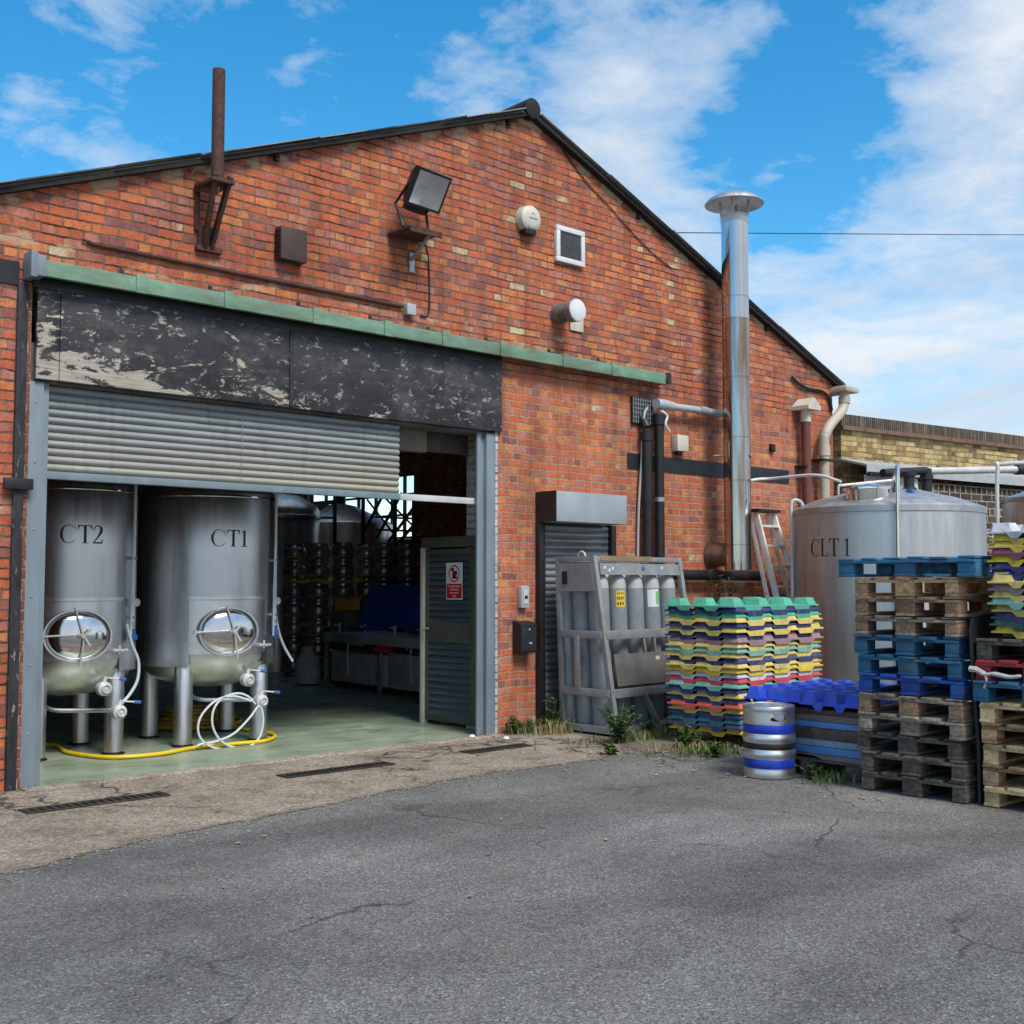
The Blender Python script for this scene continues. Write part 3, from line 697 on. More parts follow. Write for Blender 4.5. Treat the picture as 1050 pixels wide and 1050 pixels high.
b.face([sgp(-.03, cz-.055, .0015), sgp(.03, cz-.055, .0015), sgp(.028, cz+.028, .0015), sgp(-.026, cz+.028, .0015)])
b.face([sgp(.03, cz-.02, .0015), sgp(.05, cz-.01, .0015), sgp(.045, cz+.035, .0015), sgp(.03, cz+.03, .0015)])
b.build('figure_symbol', m_letter, sg)
flat_text('No admittance\nauthorised\npersonnel\nonly', .034, face_mat(sgp(0, sz0+.088, .002), rt, up), m_signw, 'sign_text', sg)
# ---------------- side roller door (narrow)
b = MB(); b.box((5.17, -.30, 2.13), (6.23, -.004, 2.44), .006); hs = b.build('shutter_housing', M('housing_grey_paint', (.31, .345, .37), .45, .1, .12, 3), BLD)
b = MB(); b.box((5.155, -.302, 2.128), (5.169, -.004, 2.442)); b.build('housing_end_plate', m_black, BLD)
b = MB(); b.box((5.155, -.07, 0), (5.235, .05, 2.128), .004); b.box((6.26, -.05, 0), (6.33, .05, 2.128), .004); b.build('shutter_guide', m_black, BLD)
SH = MB(); prof = []; n2 = 30
for i in range(n2):
    for k in range(6):
        t = k/6; prof.append((.02-.018*math.sin(pi*t), .02+(i+t)*2.1/n2))
vs = [(SH.bm.verts.new((5.236, y, z)), SH.bm.verts.new((6.259, y, z))) for y, z in prof]
for (a, c), (d, e) in zip(vs, vs[1:]): SH.bm.faces.new((a, c, e, d))
SH.build('roller_shutter', m_shutter2, BLD, recalc=False, ang=60)
MB().box((5.2, .06, 0), (6.3, .1, 2.2)).build('shutter_backing', m_dark, BLD)
# ================================================================== FIXTURES ON THE FACADE
TR = thing('sliding_door_track', 'long green painted steel track with clips running across the brick above the doorway', 'door track', (3.6, -.1, 3.75))
b = MB(); b.box((.02, -.165, 3.765), (7.09, -.15, 3.885), .002); b.box((.02, -.15, 3.87), (7.09, -.05, 3.885), .002); b.box((.02, -.15, 3.765), (7.09, -.115, 3.778), .002); b.build('rail', m_green, TR)
b = MB(); b.box((-.08, -.19, 3.74), (-.03, -.03, 3.935), .006); b.box((-.031, -.185, 3.755), (.03, -.03, 3.91), .006); b.build('end_stop', m_bluegrey, TR)
b = MB(); b.box((7.05, -.19, 3.775), (7.12, -.03, 3.895), .01); b.build('end_stop', m_timber_w, TR)
for x in (.776, 1.536, 2.386, 3.151, 3.829, 4.567, 5.445, 6.195):
    b = MB(); b.box((x-.045, -.176, 3.758), (x+.045, -.166, 3.90), .003); b.box((x-.04, -.17, 3.889), (x+.04, -.0, 3.902), .003); cb_ = b.build('clip_bracket', m_green, TR)
    b = MB(); b.box((x-.11, -.06, 3.903), (x-.02, -.0, 3.925), .004); b.box((x-.11, -.012, 3.925), (x-.075, -.0, 3.965), .003); b.build('hook_plate', m_timber_w, cb_)
# floodlight on rusty shelf
c0 = onY(434, 201, -.36)
FL = thing('floodlight', 'black square floodlight tilted on a rusty wall bracket high on the gable', 'floodlight', (3.45, -.2, 4.6))
nrm = Vector((.10, -.86, -.50)).normalized(); rgt = Vector((1, .12, 0)); rgt = (rgt-nrm*rgt.dot(nrm)).normalized(); upv = nrm.cross(rgt)
if upv.z < 0: upv = -upv
fm = Matrix((rgt, upv, nrm)).transposed().to_4x4(); fm.translation = Vector((3.47, -.36, 5.14))
b = MB(); w, h = .215, .175
def fp(x, y, z): return fm @ Vector((x, y, z))
# open tapered housing: rim + back
rim = [(-w, -h), (w, -h), (w, h), (-w, h)]; bk = [(-.12, -.1), (.12, -.1), (.12, .1), (-.12, .1)]
ri = [(-w+.022, -h+.022), (w-.022, -h+.022), (w-.022, h-.022), (-w+.022, h-.022)]
V = lambda lst, z: [b.bm.verts.new(fp(x, y, z)) for x, y in lst]
a, m_, bb_, i1 = V(rim, 0), V(rim, -.05), V(bk, -.20), V(ri, .0)
for q0, q1 in ((a, m_), (m_, bb_), (i1, a)):
    for k in range(4): b.bm.faces.new((q0[k], q0[(k+1) % 4], q1[(k+1) % 4], q1[k]))
b.bm.faces.new(bb_); fh = b.build('housing', m_black, FL)
b = MB(); i1 = V(ri, -.004); i2 = V([(-.1, -.07), (.1, -.07), (.1, .07), (-.1, .07)], -.11)
for k in range(4): b.bm.faces.new((i1[k], i1[(k+1) % 4], i2[(k+1) % 4], i2[k]))
b.bm.faces.new(i2); b.build('reflector', m_reflect, fh, recalc=False)
b = MB(); b.tube([fp(-.06, .01, -.07), fp(.11, .01, -.07)], .018, 12); b.tube([fp(.09, .01, -.07), fp(.13, .01, -.07)], .035, 12); b.build('bulb', m_cream, fh)
b = MB(); b.face([fp(x, y, -.002) for x, y in ri]); b.build('front_glass', m_lens, fh)
b = MB(); b.box((-.1, -.24, -.17), (.1, -.14, -.05), .012, mat=fm); b.build('gear_box', m_black, FL)
b = MB()
for sx in (-1, 1): b.tube([fp(sx*.2, 0, -.08), fp(sx*.2, -.22, -.16), Vector((3.42+sx*.15, -.22, 4.80))], .014, 8)
b.tube([(3.27, -.22, 4.80), (3.57, -.22, 4.80)], .014, 8); b.build('yoke', m_black, FL)
b = MB(); b.box((3.25, -.36, 4.755), (3.62, -.005, 4.778), .003); b.box((3.25, -.36, 4.72), (3.62, -.345, 4.755), .003); b.build('shelf_plate', m_rust, FL)
b = MB(); b.beam((3.52, -.30, 4.75), (3.52, -.01, 4.56), .035, .02); b.box((3.50, -.02, 4.45), (3.56, -.002, 4.64), .003); b.build('bracket', m_galv, FL)
# lamp feed cable
b = MB(); b.tube(smooth_pts([(3.62, -.1, 4.74), (3.72, -.025, 4.62), (3.745, -.012, 4.4), (3.745, -.012, 4.15), (3.72, -.012, 4.06), (3.64, -.012, 4.05)], 6), .008, 6)
tag(b.build('lamp_cable', m_wire), 'thin black cable dropping from the floodlight bracket to the junction box', 'cable')
# conduit + junction box
b = MB(); b.tube([(.40, -.02, 4.125), (.46, -.022, 4.115), (3.42, -.022, 4.105)], .017, 8); b.tube([(.36, -.02, 4.135), (.46, -.021, 4.118)], .01, 8)
tag(b.build('rusty_conduit', m_rust), 'straight rusty conduit running along the brick just above the green track', 'conduit')
b = MB(); b.box((3.44, -.07, 4.03), (3.545, -.002, 4.135), .008); tag(b.build('junction_box', m_lgrey), 'small pale grey junction box at the right end of the rusty conduit', 'junction box')
# brown box
BB = thing('wall_box', 'dark brown ventilator box fixed to the brick above the track', 'wall box', (2.2, 0, 4.33))
q0_, q1_ = onY(288.5, 233, -.11), onY(315, 270, -.11)
b = MB(); b.box((q0_.x, -.11, q1_.z), (q1_.x, -.003, q1_.z+.285), .006); b.build('casing', m_brown, BB)
b = MB()
for i in range(7): b.box((q0_.x-.0075, -.10, q1_.z+.03+i*.035), (q0_.x, -.015, q1_.z+.045+i*.035))
b.build('side_louvres', m_black, BB)
# rusty pipe mast
PM = thing('rusty_pipe_mast', 'tall rusty steel pipe standing up past the roof edge on an angled bracket', 'pipe mast', (1.4, 0, 4.2))
b = MB(); b.lathe([(.052, 0), (.052, .94), (.044, .94), (.044, .5), (0, .5)], (1.365, -.25, 4.755), 20); b.build('pipe', m_rust, PM)
b = MB(); b.beam((1.31, -.33, 4.80), (1.37, -.03, 4.27), .035, .06); b.beam((1.44, -.33, 4.80), (1.43, -.03, 4.27), .03, .06); b.box((1.27, -.35, 4.735), (1.47, -.03, 4.765), .003); b.box((1.29, -.03, 4.40), (1.33, -.0, 4.80), .003); b.beam((1.28, -.02, 4.745), (1.345, -.32, 4.67), .015, .05)
b.build('bracket', m_rust, PM)
b = MB(); b.box((1.30, -.05, 4.235), (1.53, -.0, 4.275), .004); b.box((1.32, -.035, 4.27), (1.45, -.002, 4.45), .004); b.build('foot_plate', m_rust, PM)
# alarm bell box
AB = thing('alarm_bell_box', 'round cream alarm sounder box on the upper gable left of the square vent', 'alarm box', (5.08, 0, 5.12))
my = Matrix.Rotation(pi/2, 3, 'X')
b = MB(); b.lathe([(0, .115), (.06, .114), (.11, .106), (.134, .088), (.142, .05), (.142, 0), (0, 0)], (5.02, -.003, 5.272), 32, my); b.build('cover', m_cream, AB)
b = MB(); b.box((4.935, -.10, 5.105), (5.085, -.01, 5.155), .012); b.build('strobe_lens', m_black, AB)
b = MB(); b.box((4.96, -.1195, 5.158), (5.08, -.112, 5.19), .003); b.build('tamper_plate', m_grey, AB)
b = MB(); b.box((4.97, -.1205, 5.262), (5.08, -.117, 5.278)); b.tube([Vector((5.02+.022*cos(t*pi/8), -.119, 5.295+.03*sin(t*pi/8))) for t in range(9)], .003, 4); b.build('maker_mark', M('faded_blue', (.22, .3, .42), .5), AB)
# square vent grille
VG = thing('vent_grille', 'white framed square ventilation grille with grey mesh in the gable', 'vent', (5.64, 0, 4.9))
b = MB(); gx0, gx1, gz0, gz1 = 5.43, 5.86, 4.92, 5.31
for a, c in (((gx0, gz0), (gx1, gz0+.055)), ((gx0, gz1-.055), (gx1, gz1)), ((gx0, gz0+.0551), (gx0+.055, gz1-.0551)), ((gx1-.055, gz0+.0551), (gx1, gz1-.0551))): b.box((a[0], -.05, a[1]), (c[0], -.002, c[1]), .008)
b.build('frame', m_white, VG)
b = MB(); b.box((gx0+.05, -.02, gz0+.05), (gx1-.05, -.003, gz1-.05)); b.build('backing', m_black, VG)
b = MB()
for i in range(15): b.beam((gx0+.056, -.033, gz0+.062+i*.019), (gx1-.056, -.033, gz0+.062+i*.019), .006, .010, 0)
for i in range(9): b.beam((gx0+.07+i*.037, -.03, gz0+.056), (gx0+.07+i*.037, -.03, gz1-.056), .004, .004, 0)
b.build('mesh', m_mesh, VG)
# round flue terminal
VT = thing('vent_terminal', 'short horizontal grey flue pipe with round white end cap poking from the brick', 'vent pipe', (5.6, 0, 4.25))
b = MB(); p0 = Vector((5.48, .0, 4.355)); d = Vector((0, -1, 0)); p1 = Vector((5.48, -.32, 4.345))
b.tube([p0, (5.48, -.1, 4.354)], .105, 24); b.tube([(5.48, -.1, 4.354), (5.48, -.20, 4.352)], .088, 24); b.tube([(5.48, -.12, 4.353), (5.48, -.15, 4.353)], .098, 24); b.tube([(5.48, -.2, 4.352), (5.48, -.31, 4.346)], .118, 28, cap=False)
b.build('pipe', M('terminal_grey', (.19, .18, .17), .5, .3), VT)
b = MB(); b.lathe([(0, .012), (.09, .01), (.118, .0), (.122, -.012)], (5.48, -.312, 4.346), 28, my); b.build('end_cap', m_white, VT)
b = MB(); b.box((5.66, -.02, 4.21), (5.86, -.002, 4.44), .004); b.build('wall_plate', m_cream, VT)
# thin loose wire down the right slope
b = MB(); b.tube(smooth_pts([onY(*p, -.012) for p in [(556, 122), (575, 150), (600, 185), (625, 212), (648, 238), (672, 262), (690, 276)]], 5), .006, 5)
tag(b.build('gable_wire', m_wire), 'thin dark wire sagging across the gable below the right roof slope', 'wire')
# lattice vent and pipes
LV = thing('lattice_vent', 'dark grey lattice vent cover at the head of the black pipes', 'vent', (6.8, 0, 3.28))
b = MB(); b.box((6.625, -.035, 3.29), (6.985, -.002, 3.60), .004); b.build('plate', m_blackblue, LV)
b = MB()
for i in range(9): b.beam((6.64+i*.04, -.038, 3.30), (6.64+i*.04, -.038, 3.59), .006, .006, 0)
for i in range(6): b.beam((6.63, -.037, 3.32+i*.05), (6.98, -.037, 3.32+i*.05), .005, .005, 0)
b.build('lattice', m_grey, LV)
def cyl_thing(name, pts, r, mat, label, cat, seg=14, group=None):
    b = MB(); b.tube(pts, r, seg); return tag(b.build(name, mat), label, cat, group)
P1 = thing('black_drain_pipe', 'black drain pipe dropping from the lattice vent, nearer the small roller door', 'pipe', (6.79, -.1, 0))
b = MB(); b.tube(smooth_pts([(6.79, -.10, .0), (6.79, -.10, 1.5), (6.79, -.10, 3.05), (6.79, -.095, 3.25), (6.79, -.02, 3.36)], 6), .056, 16); b.build('pipe', m_black, P1)
b = MB(); b.tube([(6.79, -.10, 3.10), (6.79, -.10, 3.20)], .068, 16); b.build('collar', m_black, P1)
b = MB(); b.tube([(6.79, -.10, 2.40), (6.79, -.10, 2.44)], .062, 16); b.build('pipe_clip', m_black, P1)
P2 = thing('black_drain_pipe', 'black drain pipe just right of its twin, joined at top by the grey pipe', 'pipe', (7.0, -.1, 0))
b = MB(); b.tube([(7.0, -.10, 0), (7.0, -.10, 3.42)], .056, 16); b.build('pipe', m_black, P2)
b = MB(); b.tube([(7.0, -.10, 3.30), (7.0, -.10, 3.42)], .07, 16); b.build('collar', m_black, P2)
b = MB(); b.tube([(7.0, -.10, 2.42), (7.0, -.10, 2.47)], .063, 16); b.build('pipe_clip', m_galv, P2)
b = MB(); b.tube(smooth_pts([(6.97, -.16, 3.45), (7.05, -.18, 3.40), (7.02, -.18, 3.30), (7.09, -.18, 3.22)], 5), .014, 6); b.build('hook', m_white, P2)
HP = thing('grey_branch_pipe', 'grey horizontal pipe running from the black drain pipes to the steel flue', 'pipe', (7.6, -.1, 3.4))
b = MB(); b.tube([(6.93, -.12, 3.535), (7.12, -.12, 3.535)], .06, 14); b.tube([(7.12, -.12, 3.53), (8.32, -.10, 3.545)], .042, 14); b.tube([(7.12, -.12, 3.53), (7.22, -.12, 3.531)], .054, 14); b.build('pipe', m_lgrey, HP)
b = MB(); b.tube([(7.70, -.11, 3.537), (7.85, -.107, 3.54)], .052, 14); b.build('joint', m_grey, HP)
cyl_thing('pale_cable', smooth_pts([onY(664, 418, -.05), onY(661, 424, -.08), onY(658.5, 445, -.06), onY(658, 470, -.05), onY(655, 520, -.04), (6.70, -.03, 1.6), (6.70, -.03, .6)], 6), .014, m_lgrey, 'thin pale cable hanging beside the left black drain pipe', 'cable', 6)
MT = thing('meter_box', 'small cream meter box above the dark band left of the steel flue', 'meter box', (7.43, 0, 3.0))
b = MB(); b.box((7.33, -.10, 3.03), (7.53, -.003, 3.22), .012); b.build('case', m_cream, MT)
b = MB(); b.box((7.38, -.07, 2.995), (7.45, -.02, 3.031), .004); b.build('cable_gland', m_black, MT)
b = MB(); b.box((9.25, -.05, 3.17), (9.33, -.0, 3.27), .012); tag(b.build('wall_hook', m_black), 'small black metal hook stub on bare brick right of the flue', 'wall hook')
# key pad and post box
KP = thing('key_safe', 'small pale grey key pad box above the black post box', 'key pad', (4.95, 0, 1.24))
b = MB(); b.box((4.90, -.07, 1.25), (5.01, -.003, 1.475), .012); b.build('case', m_lgrey, KP)
b = MB(); b.box((4.922, -.076, 1.29), (4.988, -.0705, 1.44), .004); b.build('face_plate', M('keypad_face', (.55, .55, .55), .4), KP)
b = MB(); b.box((4.935, -.082, 1.345), (4.975, -.0765, 1.375), .003); b.build('display', m_black, KP)
PB = thing('post_box', 'black metal wall post box beside the small roller door', 'post box', (4.95, 0, .79))
b = MB(); b.poly([(4.835, -.004, .80), (4.835, -.13, .80), (4.835, -.13, 1.07), (4.835, -.11, 1.10), (4.835, -.004, 1.12)], (.215, 0, 0)); b.build('body', m_black, PB)
b = MB(); b.box((4.85, -.136, .815), (5.035, -.1305, 1.06), .004); b.build('door', M('postbox_door', (.022, .026, .034), .45), PB)
for q_ in ((4.95, -.137, .90), (4.97, -.137, .895), (4.945, -.137, 1.035)):
    b = MB(); b.lathe([(0, .006), (.008, .005), (.009, 0)], q_, 12, my); b.build('lock', m_alu, PB)
# steel flue
FX, FY = 8.05, -.40
CH = thing('steel_flue', 'tall polished steel chimney flue with a wide rain cap outside the brick wall', 'chimney flue', (FX, FY, 1.65))
zs = [1.65, 1.95, 2.70, 3.21, 3.92, 4.62, 4.885, 5.79]
for i, (a, c) in enumerate(zip(zs, zs[1:])):
    r0 = .158-(.001 if i % 2 else 0)
    b = MB(); b.lathe([(r0-.02, a+.002), (r0, a+.002), (r0, a+.006), (r0, c-.03), (r0, c-.012), (r0+.0045, c-.011), (r0+.0045, c-.002), (r0-.02, c-.001)], (FX, FY, 0), 64); b.build('flue_section', m_flue if i < 5 else m_flue_plain, CH, ang=20)
b = MB(); b.lathe([(.16, 5.79), (.164, 5.80), (.164, 5.87), (.158, 5.88), (.15, 5.88), (.15, 5.80)], (FX, FY, 0), 48); b.build('top_collar', m_alu, CH)
for k in range(4):
    a = k*pi/2+.5; b = MB(); b.beam((FX+.15*cos(a), FY+.15*sin(a), 5.86), (FX+.17*cos(a), FY+.17*sin(a), 6.06), .035, .006, 0); b.build('cap_strut', m_alu, CH)
b = MB(); b.lathe([(0, 6.165), (.1, 6.156), (.22, 6.115), (.32, 6.055), (.352, 6.010), (.347, 6.005), (.31, 6.04), (.2, 6.095), (0, 6.13)], (FX, FY, 0), 56); b.build('rain_cap', m_steel, CH)
b = MB(); b.tube([(FX, FY, 1.84), (FX, -.05, 1.84)], .138, 28); b.tube([(FX, -.06, 1.84), (FX, .0, 1.84)], .15, 28); b.build('wall_elbow', m_rust_l, CH)
b = MB(); b.tube([(FX-.18, -.2, 3.0), (FX+.02, FY-.162, 3.0), (FX+.08, FY-.163, 2.97)], .012, 6); b.build('wall_tie', m_galv, CH)
cyl_thing('white_hose_pipe', smooth_pts([(8.22, -.30, 2.62), (8.30, -.42, 2.72), (8.5, -.6, 2.745), (8.45, -1.2, 2.74), (8.42, -1.55, 2.64)], 6), .018, m_white, 'thin white pipe running from the flue across to the outdoor tank lid', 'pipe', 8)
# soil pipe and cowl
SP = thing('oxblood_soil_pipe', 'dark red vertical soil pipe with a small cream gabled cowl on top', 'pipe', (9.9, -.12, 0))
b = MB(); b.tube([(9.9, -.12, 0), (9.9, -.12, 3.63)], .062, 18); b.build('pipe', m_redpipe, SP)
b = MB(); b.tube([(9.9, -.12, 3.60), (9.9, -.12, 3.76)], .068, 18); b.build('collar', m_cream, SP)
b = MB(); b.poly([(9.76, -.26, 3.75), (10.04, -.26, 3.75), (10.04, -.26, 3.80), (9.9, -.26, 3.91), (9.76, -.26, 3.80)], (0, .27, 0)); b.build('cowl', m_cream, SP)
b = MB(); b.box((9.80, -.17, 3.0), (10.0, -.0, 3.03), .004); b.build('pipe_bracket', m_black, SP)
DP = thing('beige_downpipe', 'beige rainwater downpipe with a swan neck at the right corner of the brick wall', 'downpipe', (10.27, -.15, 0))
b = MB(); b.tube(smooth_pts([(10.27, -.15, 0), (10.27, -.15, 2.0), (10.27, -.15, 3.28), (10.30, -.15, 3.45), (10.42, -.15, 3.60), (10.68, -.15, 3.80), (10.77, -.15, 3.92), (10.78, -.15, 4.08)], 6), .066, 18); b.build('pipe', m_beige, DP)
b = MB(); b.tube([(10.27, -.15, 3.18), (10.27, -.15, 3.32)], .078, 18); b.build('socket', m_beige, DP)
b = MB(); b.tube([(10.775, -.15, 3.93), (10.78, -.15, 4.02)], .078, 18); b.build('socket', m_beige, DP)
b = MB(); b.box((10.14, -.23, 3.11), (10.42, -.0, 3.135), .004); b.build('pipe_bracket', m_black, DP)
b = MB(); b.box((10.66, -.26, 4.08), (10.98, 15.5, 4.15), .02); b.box((10.70, -.2, 4.15), (10.94, 15.4, 4.17), .004); b.build('gutter', m_beige, DP)
cyl_thing('eave_cable', smooth_pts([onY(*p, -.03) for p in [(812, 387), (820, 394), (830, 399), (842, 401), (850, 408), (853, 421)]], 5), .02, m_wire, 'short thick black cable looping on the brick below the right eave', 'cable', 8)
b = MB(); b.tube([(6.9, -.12, 1.60), (8.9, -.12, 1.585)], .06, 14); tag(b.build('low_black_pipe', m_black), 'black horizontal pipe low on the wall behind the coloured trays', 'pipe')
# overhead wire
b = MB(); b.tube(smooth_pts([onY(675, 238.5, 8), onY(780, 239.2, 8), onY(900, 240, 8), onY(1060, 240.8, 8), onY(1300, 241, 8)], 6), .012, 5)
tag(b.build('overhead_cable', m_wire), 'single thin overhead cable crossing the sky behind the flue', 'cable')
# ================================================================== CONDITIONING TANKS INSIDE THE DOORWAY
m_panel = steel('manway_panel_steel', .80, .34, (3, 3, 1), amt=.1)
def tank_frame(c, r, a, z):
    n = Vector((cos(a), sin(a), 0)); t = Vector((-sin(a), cos(a), 0)); return Vector((c[0], c[1], z))+n*r, t, n
def indoor_tank(name, label, c, r, txt, txt_a, man_a, legs, pa0, pa1, clean):
    T = thing(name, label, 'brewing tank', (c[0], c[1], .008))
    zt, zb = 2.36, .86
    b = MB(); b.lathe([(r, zb), (r+.001, zb+.02), (r, 1.36), (r-.001, 1.7), (r, zt-.02), (r-.012, zt), (r*.8, zt+.12), (r*.45, zt+.22), (.12, zt+.25), (0, zt+.25)], (*c, 0), 96); b.build('tank_body', m_steel, T, ang=50)
    b = MB(); b.lathe([(r, zb), (r*.985, zb-.06), (r*.9, zb-.17), (r*.72, zb-.26), (r*.4, zb-.33), (0, zb-.36)], (*c, 0), 96); b.build('dished_bottom', m_panel, T, ang=70)
    for sa, sb in ((pa1, pa1+90), (pa0-110, pa0)):
        b = MB(); b.lathe([(r-.01, .735), (r+.004, .735), (r+.004, .95), (r-.001, .96)], (*c, 0), 40, None, R(sa), R(sb)); b.build('jacket_skirt', m_steel, T)
    b = MB(); b.lathe([(r+.002, zb-.01), (r+.02, zb-.01), (r+.02, 1.345), (r+.045, 1.35), (r+.045, 1.378), (r+.001, 1.38)], (*c, 0), 40, None, R(pa0), R(pa1)); b.build('manway_panel', m_panel, T)
    tank_text(txt, c, r, R(txt_a), 1.995, .155, T, .37)
    # seam rings
    b = MB(); b.lathe([(r, zt-.06), (r+.004, zt-.055), (r+.004, zt-.045), (r, zt-.04)], (*c, 0), 96); b.build('weld_band', m_steel_p, T)
    for wa_ in (pa0-14, pa1+26):
        b = MB(); b.lathe([(r-.001, zb+.12), (r+.002, zb+.121), (r+.002, zt-.07), (r-.001, zt-.069)], (*c, 0), 2, None, R(wa_), R(wa_)+.006); b.build('weld_seam', m_steel_y, T)
    # manway door
    o, t, n = tank_frame(c, r, R(man_a), 1.055); up = Vector((0, 0, 1))
    def P(u, v, d): return o+t*u+up*v+n*d
    A, B_ = .285, .228
    def ring(s, d, k=56): return [P(A*s*cos(2*pi*i/k), B_*s*sin(2*pi*i/k), d) for i in range(k)]
    b = MB()
    def loft(rs):
        V_ = [[b.bm.verts.new(p) for p in q] for q in rs]
        for q0, q1 in zip(V_, V_[1:]):
            for k in range(len(q0)): b.bm.faces.new((q0[k], q0[(k+1) % len(q0)], q1[(k+1) % len(q0)], q1[k]))
        return V_
    loft([ring(1.0, -.08), ring(1.0, .03), ring(.985, .04), ring(.93, .04), ring(.92, .03), ring(.92, -.02)]); mw = b.build('manway_ring', m_steel, T)
    b = MB(); V_ = loft([ring(.918, .0), ring(.9, .018), ring(.8, .036), ring(.6, .055), ring(.35, .068), ring(.12, .073)]); b.bm.faces.new(V_[-1]); b.build('manway_door', m_steel_p, T, ang=80)
    b = MB(); s = 1 if clean else -1
    b.tube([P(-A*1.06, 0, .055), P(-.02, .012, .095)], .008, 8); b.tube([P(-A*1.1, .02, .04), P(-A*1.1, -.02, .04)], .022, 8); b.tube([P(-.08*s*0-.03, .24, .05), P(.035, -.02, .105), P(.075 if clean else .02, -.25, .06)], .0085, 8)
    b.tube([P(.0, .0, .08), P(.03, .0, .12)], .02, 10); b.tube([P(.03, .0, .115), P(.09, .06, .115)], .009, 8); b.tube([P(.03, .0, .115), P(.085, -.085, .115)], .01, 8)
    b.build('clamp_handle', m_alu, T)
    b = MB(); b.box((-.018, -.03, 0), (.018, .03, .04), .006, mat=face_mat(P(.17, 0, .05), t, up)); b.build('hinge_lug', m_steel, T)
    # sample cock on right of the door
    o2, t2, n2 = tank_frame(c, r+.012, R(pa1-6), .92)
    b = MB(); b.tube([o2, o2+n2*.09], .014, 8); b.tube([o2+n2*.06-t2*.07, o2+n2*.06+t2*.09], .012, 8); b.tube([o2+n2*.06+up*.045, o2+n2*.06-up*.03], .01, 8); b.build('sample_tap', m_alu, T)
    # sight tubes down the right side
    o3, t3, n3 = tank_frame(c, r+.05, R(pa1+12), 0)
    b = MB(); b.tube([o3+up*.98, o3+up*2.5], .013, 8); b.tube([o3+up*1.0-t3*.035, o3+up*1.45-t3*.03, o3+up*2.0-t3*.005], .009, 8); b.build('sight_tube', m_hose_w, T)
    for z in (1.2, 1.72):
        b = MB(); b.tube([o3-n3*.06+up*z, o3+n3*.02+up*z], .014, 8); b.build('tube_bracket', m_galv, T)
    b = MB(); b.tube([o3+up*1.12, o3+up*1.16], .022, 10); b.build('tube_collar', m_galv, T)
    b = MB(); b.lathe([(0, .03), (.03, .026), (.04, .01), (.04, -.01), (0, -.02)], o3+up*1.33+t3*.04, 16, Matrix.Rotation(pi/2, 3, 'X')); b.build('gauge', m_cream, T)
    b = MB(); b.tube([o3+up*.98, o3+up*1.10], .024, 10); b.box(o3+Vector((-.03, -.03, 1.0)), o3+Vector((.03, .03, 1.05)), .006); b.build('blue_valve', m_handle, T)
    for la, lr in legs:
        lx, ly = c[0]+lr*cos(R(la)), c[1]+lr*sin(R(la))
        b = MB(); b.lathe([(0, .03), (.083, .03), (.083, .80), (.07, .83), (0, .84)], (lx, ly, 0), 28); lg = b.build('leg', m_steel, T)
        b = MB(); b.lathe([(0, .008), (.10, .008), (.10, .018), (.06, .03), (0, .03)], (lx, ly, 0), 28); b.build('foot', m_black, lg)
    # outlet pipework below
    ox, oy = c[0]-.12, c[1]-.35
    b = MB(); b.tube(smooth_pts([(ox-.12, oy+.2, .60), (ox-.12, oy+.18, .46), (ox-.06, oy+.1, .41), (ox+.14, oy-.02, .40), (ox+.40, oy-.22, .40)], 6), .02, 10)
    b.tube([(ox-.12, oy+.2, .56), (ox-.12, oy+.2, .59)], .045, 14); b.build('drain_pipe', m_steel, T)
    for (vx, vy, vz) in ((c[0]+.10, c[1]-.62, .60), (c[0]+.21, c[1]-.68, .40)):
        v = thing('x', '', '') if False else None
        b = MB(); b.lathe([(0, .05), (.035, .048), (.06, .035), (.064, .0), (.06, -.04), (0, -.05)], (vx, vy, vz), 20, Matrix.Rotation(pi/2, 3, 'X') ); b.lathe([(.028, .056), (.034, .06), (.04, .055), (.036, .045)], (vx, vy, vz), 16, Matrix.Rotation(pi/2, 3, 'X')); b.tube([(vx, vy, vz+.05), (vx+.02, vy, vz+.10)], .018, 8)
        vv = b.build('butterfly_valve', m_alu, T)
        b = MB(); b.tube([(vx+.02, vy, vz+.09), (vx+.15, vy-.02, vz+.075)], .008, 6); b.build('lever', m_alu, vv)
        b = MB(); b.tube([(vx+.13, vy-.018, vz+.078), (vx+.185, vy-.025, vz+.07)], .015, 8); b.build('grip', m_handle, vv)
    return T
LEGS = [(-138, .565), (-55, .555), (132, .56), (41, .565)]
CT1 = indoor_tank('conditioning_tank', 'tall stainless steel tank lettered CT1 in the middle of the doorway', (2.326, 1.65), .652, 'CT1', -99, -100.5, LEGS, -131, -65, True)
CT2 = indoor_tank('conditioning_tank', 'tall stainless steel tank lettered CT2 beside the left door post', (.95, 1.65), .60, 'CT2', -99.5, -102, [(-137, .5), (-55, .5), (130, .5), (52, .5)], -136, -64, False)
# hoses
b = MB(); b.tube(smooth_pts([(-.2, 2.2, .035)]+[Vector((p.x, p.y, .03)) for p in [onZ(*q) for q in [(42, 767), (70, 775), (110, 780), (160, 777), (200, 770), (240, 766), (268, 763.5), (280, 760), (281, 756.5), (272, 754), (252, 751), (238, 748)]]], 7), .0175, 8)
tag(b.build('yellow_hose', m_hose_y), 'bright yellow hose curving across the green floor in front of the tank legs', 'hose')
cc = onZ(205, 747); pts = []; rr = random.Random(5)
for i in range(7*18):
    a = i*2*pi/18; ra = .50-.03*(i/18)+.03*sin(a*.37); pts.append((cc.x+ra*cos(a), cc.y+.1+ra*.75*sin(a), .03+.028*(i/18)*.9+.008*sin(a*2.3)))
b = MB(); b.tube(pts, .016, 7); tag(b.build('hose_coil', m_hose_o), 'coiled ochre yellow hose lying on the floor behind the tank legs', 'hose coil')
